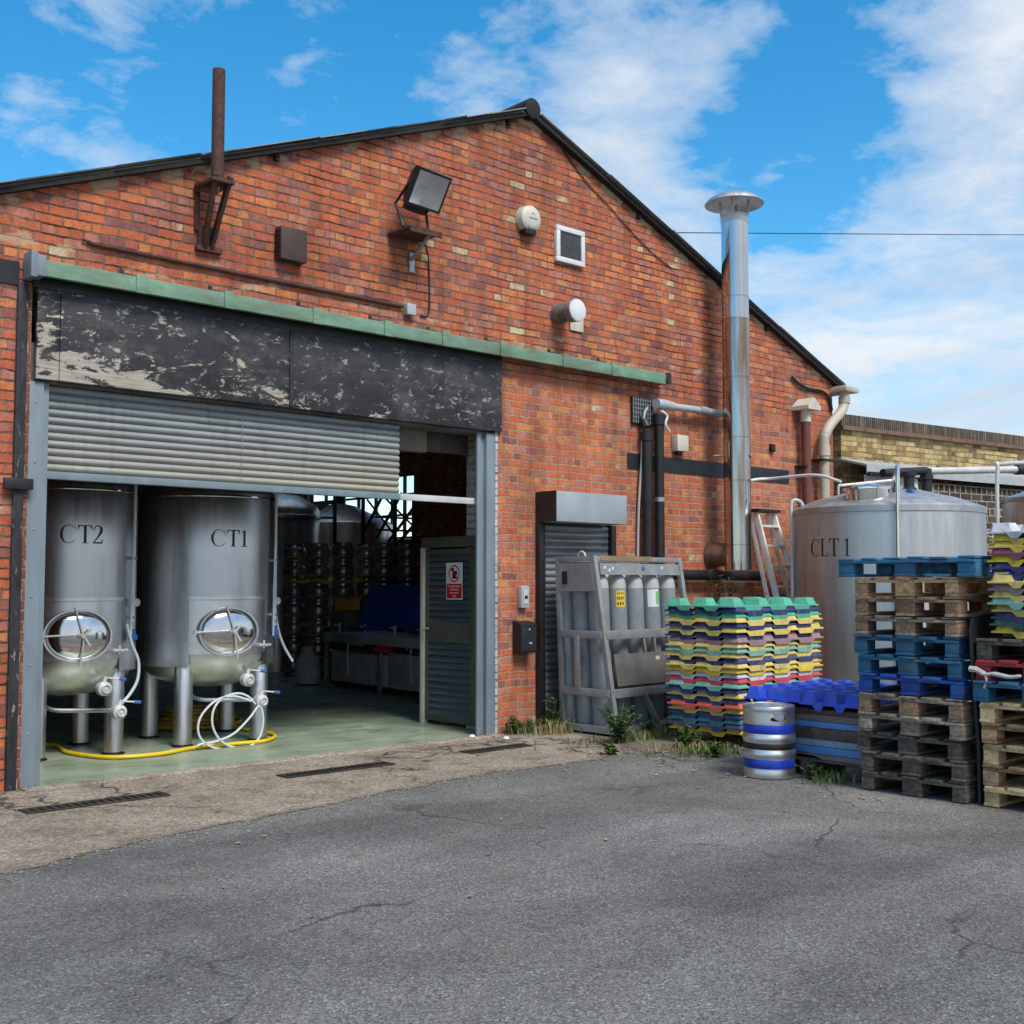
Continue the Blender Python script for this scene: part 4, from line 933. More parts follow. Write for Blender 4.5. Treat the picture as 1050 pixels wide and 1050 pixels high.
d0 = onZ(238, 762).y
def wl(px, py): return onY(px, py, .93)
b = MB(); b.tube(smooth_pts([wl(262, 722), wl(254, 714), wl(243, 711), wl(228, 716), wl(219, 728), wl(218, 744), wl(225, 758), wl(238, 766), wl(254, 766), wl(266, 756), wl(270, 738), wl(266, 724), wl(256, 736), wl(240, 752), wl(222, 760), wl(206, 763), wl(202, 765.5)], 8), .0105, 7)
b.tube(smooth_pts([wl(258, 719), wl(240, 714), wl(222, 718), wl(207, 733), wl(203, 748), wl(208, 760), wl(222, 767.5), wl(245, 768)], 8), .0105, 7)
tag(b.build('clear_hose', m_hose_w), 'loops of clear whitish hose hanging below the tank lettered CT1', 'hose')
b = MB(); b.tube(smooth_pts([onY(*p, 1.1) for p in [(130, 640), (136, 662), (142, 678), (141, 697), (133, 712), (124, 722)]], 7), .013, 7); tag(b.build('clear_hose', m_hose_w), 'short clear hose hanging down the right side of the tank lettered CT2', 'hose')
b = MB(); b.tube(smooth_pts([onY(*p, 1.2) for p in [(281, 600), (282, 625), (286, 648), (292, 664), (300, 678)]], 7), .012, 7); tag(b.build('clear_hose', m_hose_w), 'clear hose end curling out from the right edge of the tank lettered CT1', 'hose')
# ================================================================== DEEP INTERIOR
def dpt(px, D):
    x = (px-525)/F; return Vector((CX+_c*x*D+_s*D, CY-_s*x*D+_c*D, .008))
# mash tun at the back
mt = dpt(348, 22.6)
T = thing('mash_tun', 'wide dark steel vessel with a shallow cone lid at the back of the brewery', 'brewing vessel', mt)
b = MB(); b.lathe([(0, 0), (1.02, 0), (1.02, 2.62), (.98, 2.66), (.3, 2.98), (.12, 3.02), (0, 3.02)], mt, 56); b.build('vessel_body', m_steel_y, T)
b = MB(); b.lathe([(0, 0), (.09, 0), (.09, .4), (0, .4)], mt+Vector((.1, .1, 3.0)), 16); b.build('vessel_chimney', m_black, T); b = MB(); b.box(mt+Vector((-.9, -.1, 2.85)), mt+Vector((-.3, .3, 3.0)), .02); b.build('vessel_hatch', m_black, T)
mt2 = dpt(283, 20.5)
T = thing('hot_liquor_tank', 'dim steel tank with rounded top standing behind the tank lettered CT1', 'brewing vessel', mt2)
b = MB(); b.lathe([(0, 0), (.75, 0), (.75, 2.75), (.7, 2.85), (.4, 3.02), (0, 3.08)], mt2, 48); b.build('vessel_body', m_steel_y, T)
b = MB(); b.lathe([(.75, 2.6), (.77, 2.61), (.77, 2.66), (.75, 2.67)], mt2, 48); b.build('rim_band', m_steel, T)
# metal stair with lattice of rails
ST = thing('metal_stairs', 'black metal stair and railings silhouetted against the far windows', 'stairs', dpt(395, 20.5))
b = MB()
def sp(px, py, D):
    p = dpt(px, D); p.z = H+(598-py)/F*D; return p
for (x0, y0, x1, y1) in [(372, 548, 392, 508), (386, 552, 412, 505), (398, 556, 430, 512), (406, 560, 436, 524)]: b.beam(sp(x0, y0, 20.5), sp(x1, y1, 20.5), .05, .05, 0)
for (x0, y0, x1, y1) in [(376, 512, 404, 548), (392, 508, 424, 540), (380, 530, 430, 532), (384, 543, 430, 545), (404, 556, 432, 556)]: b.beam(sp(x0, y0, 20.4), sp(x1, y1, 20.4), .035, .035, 0)
b.build('lattice_rails', m_black, ST)
b = MB()
for x in (296, 319, 343, 372, 405, 424): b.beam(sp(x, 558, 20.6), sp(x, 505, 20.6), .05, .05, 0)
for y in (516, 531): b.beam(sp(292, y, 20.65), sp(345, y, 20.65), .04, .04, 0)
for x in (300, 424): q = sp(x, 558, 20.6); b.beam(q, (q.x, q.y, .01), .06, .06, 0)
b.build('posts', m_black, ST)
# casks
m_cask = M('dull_cask_steel', (.45, .455, .46), .30, .7, .2, 6, dirt=(.16, .15, .14))
CK = None
def make_cask(): 
    t = thing('beer_cask', 'x', 'cask', (0, 0, 0), 'steel casks stacked deep inside the brewery')
    b = MB(); b.lathe([(0, .012), (.12, .012), (.135, 0), (.15, 0), (.155, .02), (.15, .045), (.172, .07), (.18, .09), (.178, .12), (.184, .145), (.178, .17), (.18, .20), (.172, .225), (.15, .25), (.155, .275), (.15, .295), (.138, .295), (.132, .275), (0, .27)], (0, 0, 0), 40); b.build('barrel', m_cask, t)
    b = MB(); b.lathe([(.1795, .10), (.1815, .102), (.1815, .118), (.1795, .12)], (0, 0, 0), 40); b.build('colour_band', m_bin, t)
    b = MB(); b.lathe([(0, .02), (.02, .018), (.022, 0)], (0, -.183, .145), 14, my); b.build('bung', m_galv, t)
    return t
cols = [(302, 19.2), (327, 18.6), (352, 18.3), (376, 18.9), (394, 18.7), (418, 18.8)]
names = ['first', 'second', 'third', 'fourth', 'fifth', 'sixth']
for ci, (px, D) in enumerate(cols):
    p = dpt(px, D); nt_ = 7
    for k in range(nt_):
        lab = 'steel beer cask, %s in the %s cask column from the left' % (['bottom one', 'one above the bottom one', 'third up', 'fourth up', 'third from top', 'one below the top', 'top one'][k], names[ci])
        if CK is None: CK = make_cask(); o = CK
        else: o = dup(CK)
        z = .008+k*.30+(.03 if k > 4 else 0)
        bandm = [m_bin, m_handle, m_red, m_grey, m_bin, m_handle, m_grey][(k*3+ci*2) % 7]
        for ch in o.children:
            if ch.name.startswith('colour_band'): recolor(ch, bandm)
        o.location = (p.x, p.y, z); o.rotation_euler = (0, 0, R(-40+random.uniform(-30, 30))); o['label'] = lab
# cask locator trays between tiers
def tray_mesh(name, nx, ny, sx, sy, hh=.062, skirt=.035, hw=.17, tw=.085):
    """keg locator tray: flat sheet with whole truncated pyramids on a grid, standing at the rim, and a skirt that hangs low between them"""
    def axis(n, s):
        c = [0.0, n*s+2*hw]
        for i in range(n+1):
            for d in (-hw, -tw, tw, hw): c.append(hw+i*s+d)
        return sorted(set(round(q, 4) for q in c))
    X, Y = axis(nx, sx), axis(ny, sy)
    def dn(p, n, s): return min(abs(p-(hw+i*s)) for i in range(n+1))
    def hgt(x, y):
        d = max(dn(x, nx, sx), dn(y, ny, sy))
        return hh if d <= tw+1e-4 else (0 if d >= hw-1e-4 else hh*(hw-d)/(hw-tw))
    bm = bmesh.new(); G = [[bm.verts.new((x, y, hgt(x, y)+skirt)) for y in Y] for x in X]
    for i in range(len(X)-1):
        for j in range(len(Y)-1): bm.faces.new((G[i][j], G[i+1][j], G[i+1][j+1], G[i][j+1]))
    loop = [G[i][0] for i in range(len(X))]+[G[-1][j] for j in range(1, len(Y))]+[G[i][-1] for i in range(len(X)-2, -1, -1)]+[G[0][j] for j in range(len(Y)-2, 0, -1)]
    lx, ly = X[-1], Y[-1]
    def lower(v, dz, g):
        x, y = v.co.x, v.co.y
        return bm.verts.new((x+(g if x > lx-1e-4 else (-g if x < 1e-4 else 0)), y+(g if y > ly-1e-4 else (-g if y < 1e-4 else 0)), v.co.z-dz))
    def drop(v):
        x, y = v.co.x, v.co.y; onx = y < 1e-4 or y > ly-1e-4
        d = dn(x, nx, sx) if onx else dn(y, ny, sy)
        if (x < 1e-4 or x > lx-1e-4) and onx: d = 0
        return skirt*.3 if d < hw-1e-3 else skirt
    lip = [lower(v, .003, .004) for v in loop]; low = [lower(v, drop(v), .005) for v in loop]
    for A, B_ in ((loop, lip), (lip, low)):
        for k in range(len(A)): bm.faces.new((A[k], A[(k+1) % len(A)], B_[(k+1) % len(A)], B_[k]))
    bmesh.ops.recalc_face_normals(bm, faces=bm.faces[:])
    me = bpy.data.meshes.new(name); bm.to_mesh(me); bm.free(); me.materials.append(PLM['yellow'])
    for p in me.polygons: p.use_smooth = False
    return me
def tray(me, m, loc, rz, label, group, name='keg_tray'):
    o = bpy.data.objects.new(name, me); COL.objects.link(o); o.location = loc; o.rotation_euler = (0, 0, rz)
    sl = o.material_slots[0]; sl.link = 'OBJECT'; sl.material = PLM[m]
    return tag(o, label, 'keg tray', group)
me_small = tray_mesh('tray_small', 2, 1, .30, .36, .05, .045, .10, .05)
for px, D, k, lab in ((327, 18.5, 5, 'dull yellow tray wedged between the upper casks of the second and third columns'), (302, 19.2, 5, 'dull yellow tray edge showing on the dark first cask column')):
    p = dpt(px, D); tray(me_small, 'yellow', (p.x-.18, p.y-.05, .008+5*.30-.022), R(-42), lab, None, 'cask_tray')
# work table and steel troughs
p0, p1 = onZ(333, 704), onZ(452, 722); d = (p1-p0); d.z = 0; Lt = d.length; dn = d.normalized(); nn = Vector((-dn.y, dn.x, 0))
if nn.dot(Vector((_s, _c, 0))) < 0: nn = -nn
def tb(u, v, z): return p0+dn*u+nn*v+Vector((0, 0, z))
m_trough = M('dull_trough_steel', (.52, .53, .54), .45, .25, .2, 4, dirt=(.2, .2, .2))
WT = thing('work_table', 'long dull steel work table with small taps along its back edge', 'table', tb(Lt/2, .4, 0))
tm = Matrix((dn, nn, Vector((0, 0, 1)))).transposed().to_4x4(); tm.translation = p0
b = MB(); b.box((-.05, -.02, .74), (Lt+.1, .85, .79), .006, mat=tm); b.build('tabletop', m_trough, WT)
b = MB(); b.box((-.02, -.01, .66), (Lt+.05, .03, .738), .004, mat=tm); b.build('apron_rail', m_trough, WT)
for u in (0, Lt*.5, Lt):
    for v in (.02, .8):
        b = MB(); b.beam(tb(u, v, .01), tb(u, v, .74), .05, .05); b.build('leg', m_galv, WT)
b = MB()
for u in (.25, 1.0, 1.8, 2.5): b.tube([tb(u, .1, .79), tb(u, .1, .93)], .02, 8); b.tube([tb(u, .1, .9), tb(u-.02, .02, .9)], .012, 6)
b.build('tap', m_alu, WT)
b = MB(); b.box((-.02, .8, .35), (Lt, .83, .42), .004, mat=tm); b.build('stretcher', m_galv, WT)
LW = thing('low_work_bench', 'low bare steel bench left of the work table under the casks', 'bench', onZ(318, 700))
bq = Matrix.Translation(onZ(301, 692)) @ Matrix((dn, nn, Vector((0, 0, 1)))).transposed().to_4x4()
b = MB(); b.box((0, 0, .80), (2.0, .7, .84), .005, mat=bq); b.build('benchtop', m_alu, LW)
for u in (.03, 1.95):
    for v in (.03, .65):
        b = MB(); b.box((u-.025, v-.025, .01), (u+.025, v+.025, .80), .003, mat=bq); b.build('leg', m_galv, LW)
for i, (u0, u1, h, lab) in enumerate(((.08, Lt*.52, .52, 'dull stainless steel trough under the work table, left one'), (Lt*.55, Lt*1.1, .56, 'dull stainless steel trough under the work table, next to the louvred door'))):
    t = thing('steel_trough', lab, 'trough', tb((u0+u1)/2, .3, 0), 'steel troughs under the work table')
    b = MB(); z0 = .10
    b.box((u0, .06, z0), (u1, .08, h), .004, mat=tm); b.box((u0, .58, z0), (u1, .60, h), .004, mat=tm); b.box((u0, .081, z0), (u0+.02, .579, h), .004, mat=tm); b.box((u1-.02, .081, z0), (u1, .579, h), .004, mat=tm); b.box((u0+.021, .081, z0), (u1-.021, .579, z0+.02), 0, mat=tm)
    b.build('trough_body', m_trough, t)
    b = MB(); b.box((u0-.02, .03, h+.001), (u1+.02, .059, h+.02), .004, mat=tm); b.build('rolled_rim', m_steel_p, t)
    b = MB(); b.tube([tb((u0+u1)/2-.25, .055, z0+.1), tb((u0+u1)/2-.25, .04, h-.05), tb((u0+u1)/2-.22, .04, h+.12), tb((u0+u1)/2+.2, .04, h+.12)], .014, 8); b.build('handle', m_alu, t)
    for u in (u0+.08, u1-.08):
        b = MB(); b.lathe([(0, -.025), (.04, -.025), (.045, 0), (.04, .025), (0, .025)], tb(u, .12, .055), 16, Matrix.Rotation(pi/2, 3, 'X')); b.build('castor', m_rubber, t)
tq = lambda a, c, D: sp(a, c, D)
b = MB(); b.poly([tq(381, 600, 16.9), tq(434, 600, 16.2), tq(431, 628, 16.0), tq(441, 644, 15.7), tq(368, 646, 16.4)], (.02, .05, 0)); tag(b.build('blue_tarpaulin', m_tarp), 'dark blue tarpaulin draped behind the work table', 'tarpaulin')
b = MB(); b.box(tb(1.3, .62, .79), tb(1.31, .63, .80)); b.bm.clear(); b.box((Lt*.45, .60, .792), (Lt*1.0, .63, 1.06), .006, mat=tm); tag(b.build('splash_panel', m_galv), 'flat grey splash panel standing on the back of the work table', 'panel')
bn = dpt(358, 17.6); t = thing('mustard_bin', 'mustard yellow plastic bin on the casks left of the blue tarpaulin', 'bin', bn+Vector((0, 0, 1.05)))
b = MB(); q = Matrix.Translation(bn+Vector((0, 0, 1.08))) @ Matrix.Rotation(-TH, 4, 'Z'); b.box((-.19, -.14, 0), (.19, .14, .17), .02, mat=q); b.build('tub', m_bin, t)
b = MB(); b.box((-.205, -.155, .171), (.205, .155, .195), .008, mat=q); b.build('rim', m_bin, t)
b = MB(); b.box(bn+Vector((-.2, -.2, .0)), bn+Vector((.2, .2, 1.075)), .02); tag(b.build('cask_trolley', m_dark), 'dark stand holding up the mustard yellow bin', 'stand')
b = MB(); b.lathe([(0, 0), (.14, .0), (.16, .04), (.11, .08), (.05, .10), (0, .1)], tb(Lt*.52, .05, .575), 14); tag(b.build('red_cloth', m_rag), 'crumpled red cloth lying on the steel troughs under the table', 'cloth')
b = MB(); b.lathe([(0, 0), (.17, .02), (.2, .15), (.17, .36), (.08, .5), (.1, .55), (0, .56)], tb(-.35, -.1, .01), 18); tag(b.build('pale_sack', m_sack), 'pale bulging sack on the floor left of the steel troughs', 'sack')
# ================================================================== YARD: DRAINS
dm = M('drain_iron', (.045, .04, .036), .6, .4, .3, 10, dirt=(.09, .07, .05))
for (x0, x1, y, lab) in ((-.29, .68, -.90, 'black iron drain grating in front of the left door post'), (1.70, 2.70, -.82, 'black iron drain grating in the concrete in front of the tank lettered CT1'), (3.58, 4.30, -.78, 'black iron drain grating nearest the right door post')):
    t = thing('drain_grating', lab, 'drain', ((x0+x1)/2, y, .005), 'drain gratings across the doorway')
    b = MB(); b.face([(x0, y-.075, .0062), (x1, y-.075, .0062), (x1, y+.075, .0062), (x0, y+.075, .0062)]); b.build('channel', m_rubber, t)
    b = MB(); b.box((x0, y-.085, .006), (x1, y-.07, .016), .002); b.box((x0, y+.07, .006), (x1, y+.085, .016), .002); b.box((x0-.012, y-.085, .006), (x0, y+.085, .016), .002); b.box((x1, y-.085, .006), (x1+.012, y+.085, .016), .002)
    n = int((x1-x0)/.055)
    for i in range(n):
        x = x0+.02+i*(x1-x0-.04)/(n-1); b.box((x-.011, y-.069, .007), (x+.011, y+.069, .015), .002)
    b.build('grate', dm, t)
# ================================================================== GAS BOTTLE CAGE
CGX, CGY = 5.33, -.96
def cg(u, v, z):
    """u across the front (0-1), v front to back (0-1), leaning frame"""
    fy = -.97+.24*(z/1.77); by = -.235+.0*z
    x = CGX+1.38*u-.075*(1-v)*0-.07*z/1.77; y = fy+(by-fy)*v+.07*u*(1-v)
    return Vector((x, y, z))
CG = thing('gas_bottle_cage', 'leaning grey steel cage holding tall grey gas bottles against the small roller door', 'gas bottle cage', (5.9, -.6, 0))
for u in (0, 1):
    for v in (0, 1):
        b = MB(); b.beam(cg(u, v, .06), cg(u, v, 1.77), .055, .05); b.build('corner_post', m_cage, CG)
b = MB(); b.beam(cg(0, 0, 1.745), cg(1, 0, 1.745), .05, .05); b.beam(cg(0, 1, 1.745), cg(1, 1, 1.745), .05, .05); b.beam(cg(0, 0, 1.745), cg(0, 1, 1.745), .05, .05); b.beam(cg(1, 0, 1.745), cg(1, 1, 1.745), .05, .05); b.build('top_frame', m_cage, CG)
def plate(p, q, r_, s_, off, m, name, par=CG):
    b = MB(); b.poly([p, q, r_, s_], off); return b.build(name, m, par)
plate(cg(.03, 0, 1.585)+Vector((0, -.03, 0)), cg(.97, 0, 1.585)+Vector((0, -.03, 0)), cg(.97, 0, 1.70)+Vector((0, -.03, 0)), cg(.03, 0, 1.70)+Vector((0, -.03, 0)), (0, .012, 0), m_cage, 'front_band')
plate(cg(.05, 0, 1.725)+Vector((0, -.03, 0)), cg(.65, 0, 1.725)+Vector((0, -.03, 0)), cg(.65, 0, 1.775)+Vector((0, -.03, 0)), cg(.05, 0, 1.775)+Vector((0, -.03, 0)), (0, .012, 0), M('plywood_strip', (.22, .15, .085), .8), 'timber_strip')
plate(cg(0, .05, 1.42)+Vector((-.03, 0, 0)), cg(0, .97, 1.42)+Vector((-.03, 0, 0)), cg(0, .97, 1.70)+Vector((-.03, 0, 0)), cg(0, .05, 1.70)+Vector((-.03, 0, 0)), (.012, 0, 0), m_cage, 'side_panel')
plate(cg(0, .72, 1.49)+Vector((-.034, 0, 0)), cg(0, .86, 1.49)+Vector((-.034, 0, 0)), cg(0, .86, 1.62)+Vector((-.034, 0, 0)), cg(0, .72, 1.62)+Vector((-.034, 0, 0)), (.003, 0, 0), m_black, 'hand_slot')
for z in (.99, .42):
    b = MB(); b.beam(cg(0, 0, z)+Vector((0, -.02, 0)), cg(1, 0, z)+Vector((0, -.02, 0)), .035, .085, up=(0, 0, 1)); b.build('front_rail', m_cage, CG)
    b = MB(); b.beam(cg(0, 0, z)+Vector((-.02, 0, 0)), cg(0, 1, z)+Vector((-.02, 0, 0)), .035, .075); b.build('side_rail', m_cage, CG)
b = MB(); b.beam(cg(1, 0, .99), cg(1, 1, .99), .035, .075); b.beam(cg(1, 0, .42), cg(1, 1, .42), .035, .075); b.beam(cg(0, 1, .99)+Vector((0, .03, 0)), cg(1, 1, .99)+Vector((0, .03, 0)), .035, .075); b.build('rear_rail', m_cage, CG)
plate(cg(.06, 0, .49)+Vector((0, -.03, 0)), cg(.98, 0, .49)+Vector((0, -.03, 0)), cg(.98, 0, .80)+Vector((0, -.03, 0)), cg(.06, 0, .80)+Vector((0, -.03, 0)), (0, .012, 0), M('cage_plate', (.21, .205, .195), .5, .45, .2, 5, dirt=(.12, .11, .1)), 'front_plate')
for u in (.43, .55, .72, .84):
    b = MB(); b.beam(cg(u, 0, .80)+Vector((0, -.01, 0)), cg(u, 0, .97)+Vector((0, -.01, 0)), .035, .03); b.build('hanger', M('hanger_grey', (.22, .20, .17), .6, .3) if u == .43 else m_galv, CG)
for u in (.46, .92):
    b = MB(); b.beam(cg(u, 0, .09)+Vector((0, -.015, 0)), cg(u-.1, 0, .40)+Vector((0, -.0, 0)), .12, .02); b.build('base_gusset', m_cage, CG)
b = MB(); b.poly([cg(0, 0, .03)+Vector((-.04, -.06, 0)), cg(1, 0, .03)+Vector((.04, -.06, 0)), cg(1, 1, .03)+Vector((.04, .0, 0)), cg(0, 1, .03)+Vector((-.04, .0, 0))], (0, 0, .06)); b.build('base_tray', m_cage, CG)
b = MB(); b.poly([cg(0, 0, .0)+Vector((.2, -.18, .006)), cg(1, 0, .0)+Vector((.1, -.16, .006)), cg(1, 0, 0)+Vector((.1, .3, .006)), cg(0, 0, 0)+Vector((.2, .3, .006))], (0, 0, .022)); tag(b.build('concrete_slab', m_curb), 'broken concrete slab under the front of the gas bottle cage', 'slab')
b = MB(); b.beam(cg(0, .60, .44)+Vector((-.05, 0, 0)), cg(0, .55, .97)+Vector((-.05, 0, 0)), .07, .025); b.build('latch_bar', m_galv, CG)
b = MB(); b.tube([cg(.1, .6, 1.77)+Vector((0, .05*cos(t*pi/8), .05*sin(t*pi/8))) for t in range(9)], .012, 6); b.build('lifting_eye', m_cream, CG)
b = MB(); b.lathe([(0, .004), (.024, .003), (.026, 0)], cg(.52, 0, 1.645)+Vector((0, -.03, 0)), 16, my); b.build('blue_sticker', m_blue_l, CG)
b = MB()
for u, z in ((.08, 1.66), (.17, 1.65), (.13, 1.63), (.75, 1.66)): b.box(cg(u, 0, z)+Vector((-.014, -.0335, -.014)), cg(u, 0, z)+Vector((.014, -.0305, .014)))
b.box(cg(.55, 0, .74)+Vector((-.03, -.034, -.018)), cg(.55, 0, .74)+Vector((.03, -.0305, .018))); b.build('paper_scrap', m_white, CG)
rows = ['front', 'middle', 'rear']; colsn = ['first', 'second', 'third', 'fourth', 'fifth']
GB = None
def make_bottle():
    t = thing('gas_bottle', 'x', 'gas bottle', (0, 0, 0), 'gas bottles in the cage')
    b = MB(); b.lathe([(0, 0), (.097, 0), (.1045, .02), (.1045, 1.34), (.1040, 1.36)], (0, 0, 0), 36); b.build('cylinder', m_gas, t)
    b = MB(); b.lathe([(.1041, 1.36), (.100, 1.41), (.088, 1.46), (.067, 1.495), (.045, 1.512), (.032, 1.52), (.032, 1.55), (0, 1.55)], (0, 0, 0), 36); b.build('shoulder', m_gas_top, t, ang=60)
    b = MB(); b.lathe([(0, 1.55), (.02, 1.55), (.02, 1.60), (0, 1.61)], (0, 0, 0), 12); b.build('valve', m_galv, t)
    return t
for j in range(3):
    for i in range(5):
        if GB is None: GB = make_bottle(); o = GB
        else: o = dup(GB)
        x = 5.455+i*.272+j*.0; y = -.67+j*.222+.05*(i/4)*(1 if j == 0 else .6)
        o.location = (x, y, .092); o.rotation_euler = (R(-.5), R(-2.2), 0)
        lab = 'grey gas bottle in the %s row of the cage, %s from the left' % (rows[j], colsn[i])
        if j == 0 and i == 1: lab = 'grey gas bottle bearing a yellow label in the front row of the cage'
        if j == 0 and i == 3: lab = 'grey gas bottle bearing a white and green label in the front row of the cage'
        o['label'] = lab
        if j == 0 and i in (1, 3):
            base = Vector((x, y, .092)); o.location = base
            a0, a1 = (R(-138), R(-84)) if i == 1 else (R(-152), R(-82))
            zz = (1.17, 1.335) if i == 1 else (1.165, 1.345)
            def lb(r, z0, z1, aa, ab, m, nm, par):
                bb = MB(); bb.lathe([(r, z0), (r, z1)], (0, 0, 0), 10, None, aa, ab); ob = bb.build(nm, m, None, recalc=False); me_ = ob.data
                off = Vector(ob.location); me_.transform(Matrix.Translation(off)); ob.location = (0, 0, 0); ob.parent = par; return ob
            l1 = lb(.1055, zz[0], zz[1], a0, a1, m_yel_l if i == 1 else m_signw, 'label', o)
            if i == 1:
                for q, (za, zb, n_) in enumerate(((1.300, 1.318, 6), (1.245, 1.275, 4), (1.19, 1.22, 3))):
                    for k in range(n_):
                        w = (a1-a0)*.8/n_; aa = a0+(a1-a0)*.12+k*w; lb(.1062, za, zb, aa, aa+w*.55, m_letter if q else m_brown, 'label_print', l1)
            else:
                lb(.1063, 1.19, 1.325, R(-102), R(-83.5), m_grn_l, 'green_diamond', l1)
# ================================================================== COLOURED KEG TRAYS (left stack)
me_t = tray_mesh('keg_tray', 3, 2, .425, .30, .064, .050, .100, .062)
cols_l = ['green', 'navy', 'green', 'cream', 'navy', 'cream', 'navy', 'mauve', 'cream', 'mint', 'cream', 'navy', 'cream', 'yellow', 'white', 'red', 'mint', 'navy', 'cream', 'navy', 'orange', 'cream', 'navy', 'teal', 'navy', 'yellow']
CN = {'cream': 'pale yellow', 'mint': 'pale green', 'navy': 'navy blue', 'mauve': 'dull mauve', 'teal': 'dark teal', 'dkgreen': 'dark green', 'plum': 'plum purple', 'blue': 'bright blue'}
nl = len(cols_l); zb = .10; stp = (1.245-zb)/(nl-1); rr = random.Random(21)
for k, c in enumerate(cols_l):
    z = zb+(nl-1-k)*stp; lean = -.035*(z/1.3)
    tray(me_t, c, (5.53+lean+rr.uniform(-.014, .014), -2.29+rr.uniform(-.014, .014)-lean*.5, z), R(3.0+rr.uniform(-.9, .9)), '%s plastic keg tray, %s in the tall stack by the cage' % (CN.get(c, c), ORD[k] if k < nl-1 else 'lowest'), 'keg trays in the tall coloured stack')
# ================================================================== PALLETS
def make_pallet(w, dpt_, name='pallet', nb=3, seed=0):
    """open end faces -X ; width w along Y, depth along X, origin at front left (-X,+Y) bottom corner"""
    t = thing(name, 'x', 'pallet', (0, 0, 0)); t.scale = (1, 1, .968); q = random.Random(seed)
    b = MB(); n = 6 if w > .9 else 5; bw = .135; gap = (w-n*bw)/(n-1)
    for i in range(n):
        y = -(i*(bw+gap)); j0, j1 = q.uniform(0, .02), q.uniform(0, .02); b.box((j0-.004-(.03 if q.random() < .2 else 0), y-bw+q.uniform(0, .012), .122+q.uniform(-.003, .004)), (dpt_-j1, y-q.uniform(0, .012), .143+q.uniform(-.004, .002)), .004, rot=Matrix.Rotation(R(q.uniform(-.9, .9)), 3, 'Z') @ Matrix.Rotation(R(q.uniform(-.35, .35)), 3, 'Y'))
    for x in (0, dpt_/2-.0725, dpt_-.145): b.box((x+.004, -w+.002, .1005), (x+.141, -.002, .1215), .003)
    b.build('deck_boards', W['wood'], t)
    bwid = [.10, .145, .10] if w < .9 else [.13, .16, .13]
    for x in (0, dpt_/2-.0725, dpt_-.145):
        for yc, bw_ in zip((-.0-bwid[0]/2, -w/2, -w+bwid[2]/2), bwid):
            b = MB(); jx = q.uniform(-.012, .014); b.box((x+.006+jx, yc-bw_/2, .0235), (x+.139+jx, yc+bw_/2, .10), .005, rot=Matrix.Rotation(R(q.uniform(-2.5, 2.5)), 3, 'Z')); b.build('block', W['wood'], t)
    b = MB()
    for yc, bw_ in zip((-.0-bwid[0]/2, -w/2, -w+bwid[2]/2), bwid): b.box((.0+q.uniform(0, .01), yc-bw_/2, .001), (dpt_-q.uniform(0, .01), yc+bw_/2, .023), .003)
    b.build('base_boards', W['wood'], t)
    return t
def paint(t, m, bm_=None):
    for c in t.children: recolor(c, W[(bm_ or m) if c.name.startswith('block') else m])
protos = [make_pallet(.80, 1.2, seed=s) for s in (1, 2)]; wide = make_pallet(1.05, 1.2, seed=3)
used = set()
def place(proto, loc, rz, m, label, group, bm_=None):
    if proto.name not in used: used.add(proto.name); o = proto; o.location = loc; o.rotation_euler = (0, 0, rz); o['label'] = label
    else: o = dup(proto, loc, rz, label)
    o['group'] = group; paint(o, m, bm_); return o
WN = {'dark': 'blackened old', 'grey': 'weathered grey', 'brown': 'brown', 'wood': 'tan', 'light': 'fresh pale', 'blue': 'faded blue', 'bright': 'bright blue', 'red': 'dark red'}
rr = random.Random(4)
lst = ['dark', 'dark', 'dark', 'grey', 'grey', 'bright', 'blue', 'blue', 'grey', 'brown', 'wood']
offs = [.0, .0, .03, .0, .01, .0, .02, .03, .04, .02, .03]
for k, m in enumerate(lst):
    n = len(lst)
    place(protos[k % 2], (4.55+rr.uniform(-.015, .015), -4.09+offs[k]+rr.uniform(-.008, .008), .006+k*.1400), R(rr.uniform(-1.0, 1.0)), m, '%s wooden pallet, %s in the stack beside the blue trays' % (WN[m], 'lowest' if k == 0 else ORD[n-k]), 'pallets in the stack beside the blue trays', {'grey': 'brown'}.get(m) if k > 3 else None)
place(wide, (4.5, -3.965, .006+11*.1400), R(.4), 'blue', 'wide faded blue pallet lying on top of the stack beside the blue trays', 'pallets in the stack beside the blue trays', 'blue')
lst2 = ['light', 'brown', 'light', 'brown', 'light', 'blue', 'red', 'dark']
for k, m in enumerate(lst2):
    n = len(lst2)
    place(protos[k % 2], (4.55+rr.uniform(-.02, .02), -4.975-(.035 if k < 5 else 0)+rr.uniform(-.012, .012), .006+k*.1400), R(rr.uniform(-1.0, 1.0)), m, '%s wooden pallet, %s in the stack carrying the right-hand trays' % (WN[m], 'lowest' if k == 0 else ORD[n-1-k]), 'pallets in the stack under the yellow topped trays', {'brown': 'wood', 'dark': 'dark'}.get(m))
b = MB(); sh_pts = smooth_pts([(4.58, -4.945, .006), (4.60, -4.95, .4), (4.57, -4.94, .8), (4.56, -4.95, 1.12), (4.60, -4.95, 1.27), (4.75, -4.95, 1.30), (5.2, -4.95, 1.2)], 4)
b.poly([(4.62, -4.945, .006), (5.6, -4.945, .006), (5.6, -4.945, 1.24), (4.8, -4.945, 1.29), (4.58, -4.945, 1.26), (4.545, -4.945, 1.19), (4.56, -4.945, .9), (4.62, -4.945, .4)], (0, -.02, 0))
tag(b.build('black_sheet', m_rubber), 'black plastic sheet hanging in the gap between the two pallet stacks', 'sheet')
b = MB(); zz = .006+6*.1400
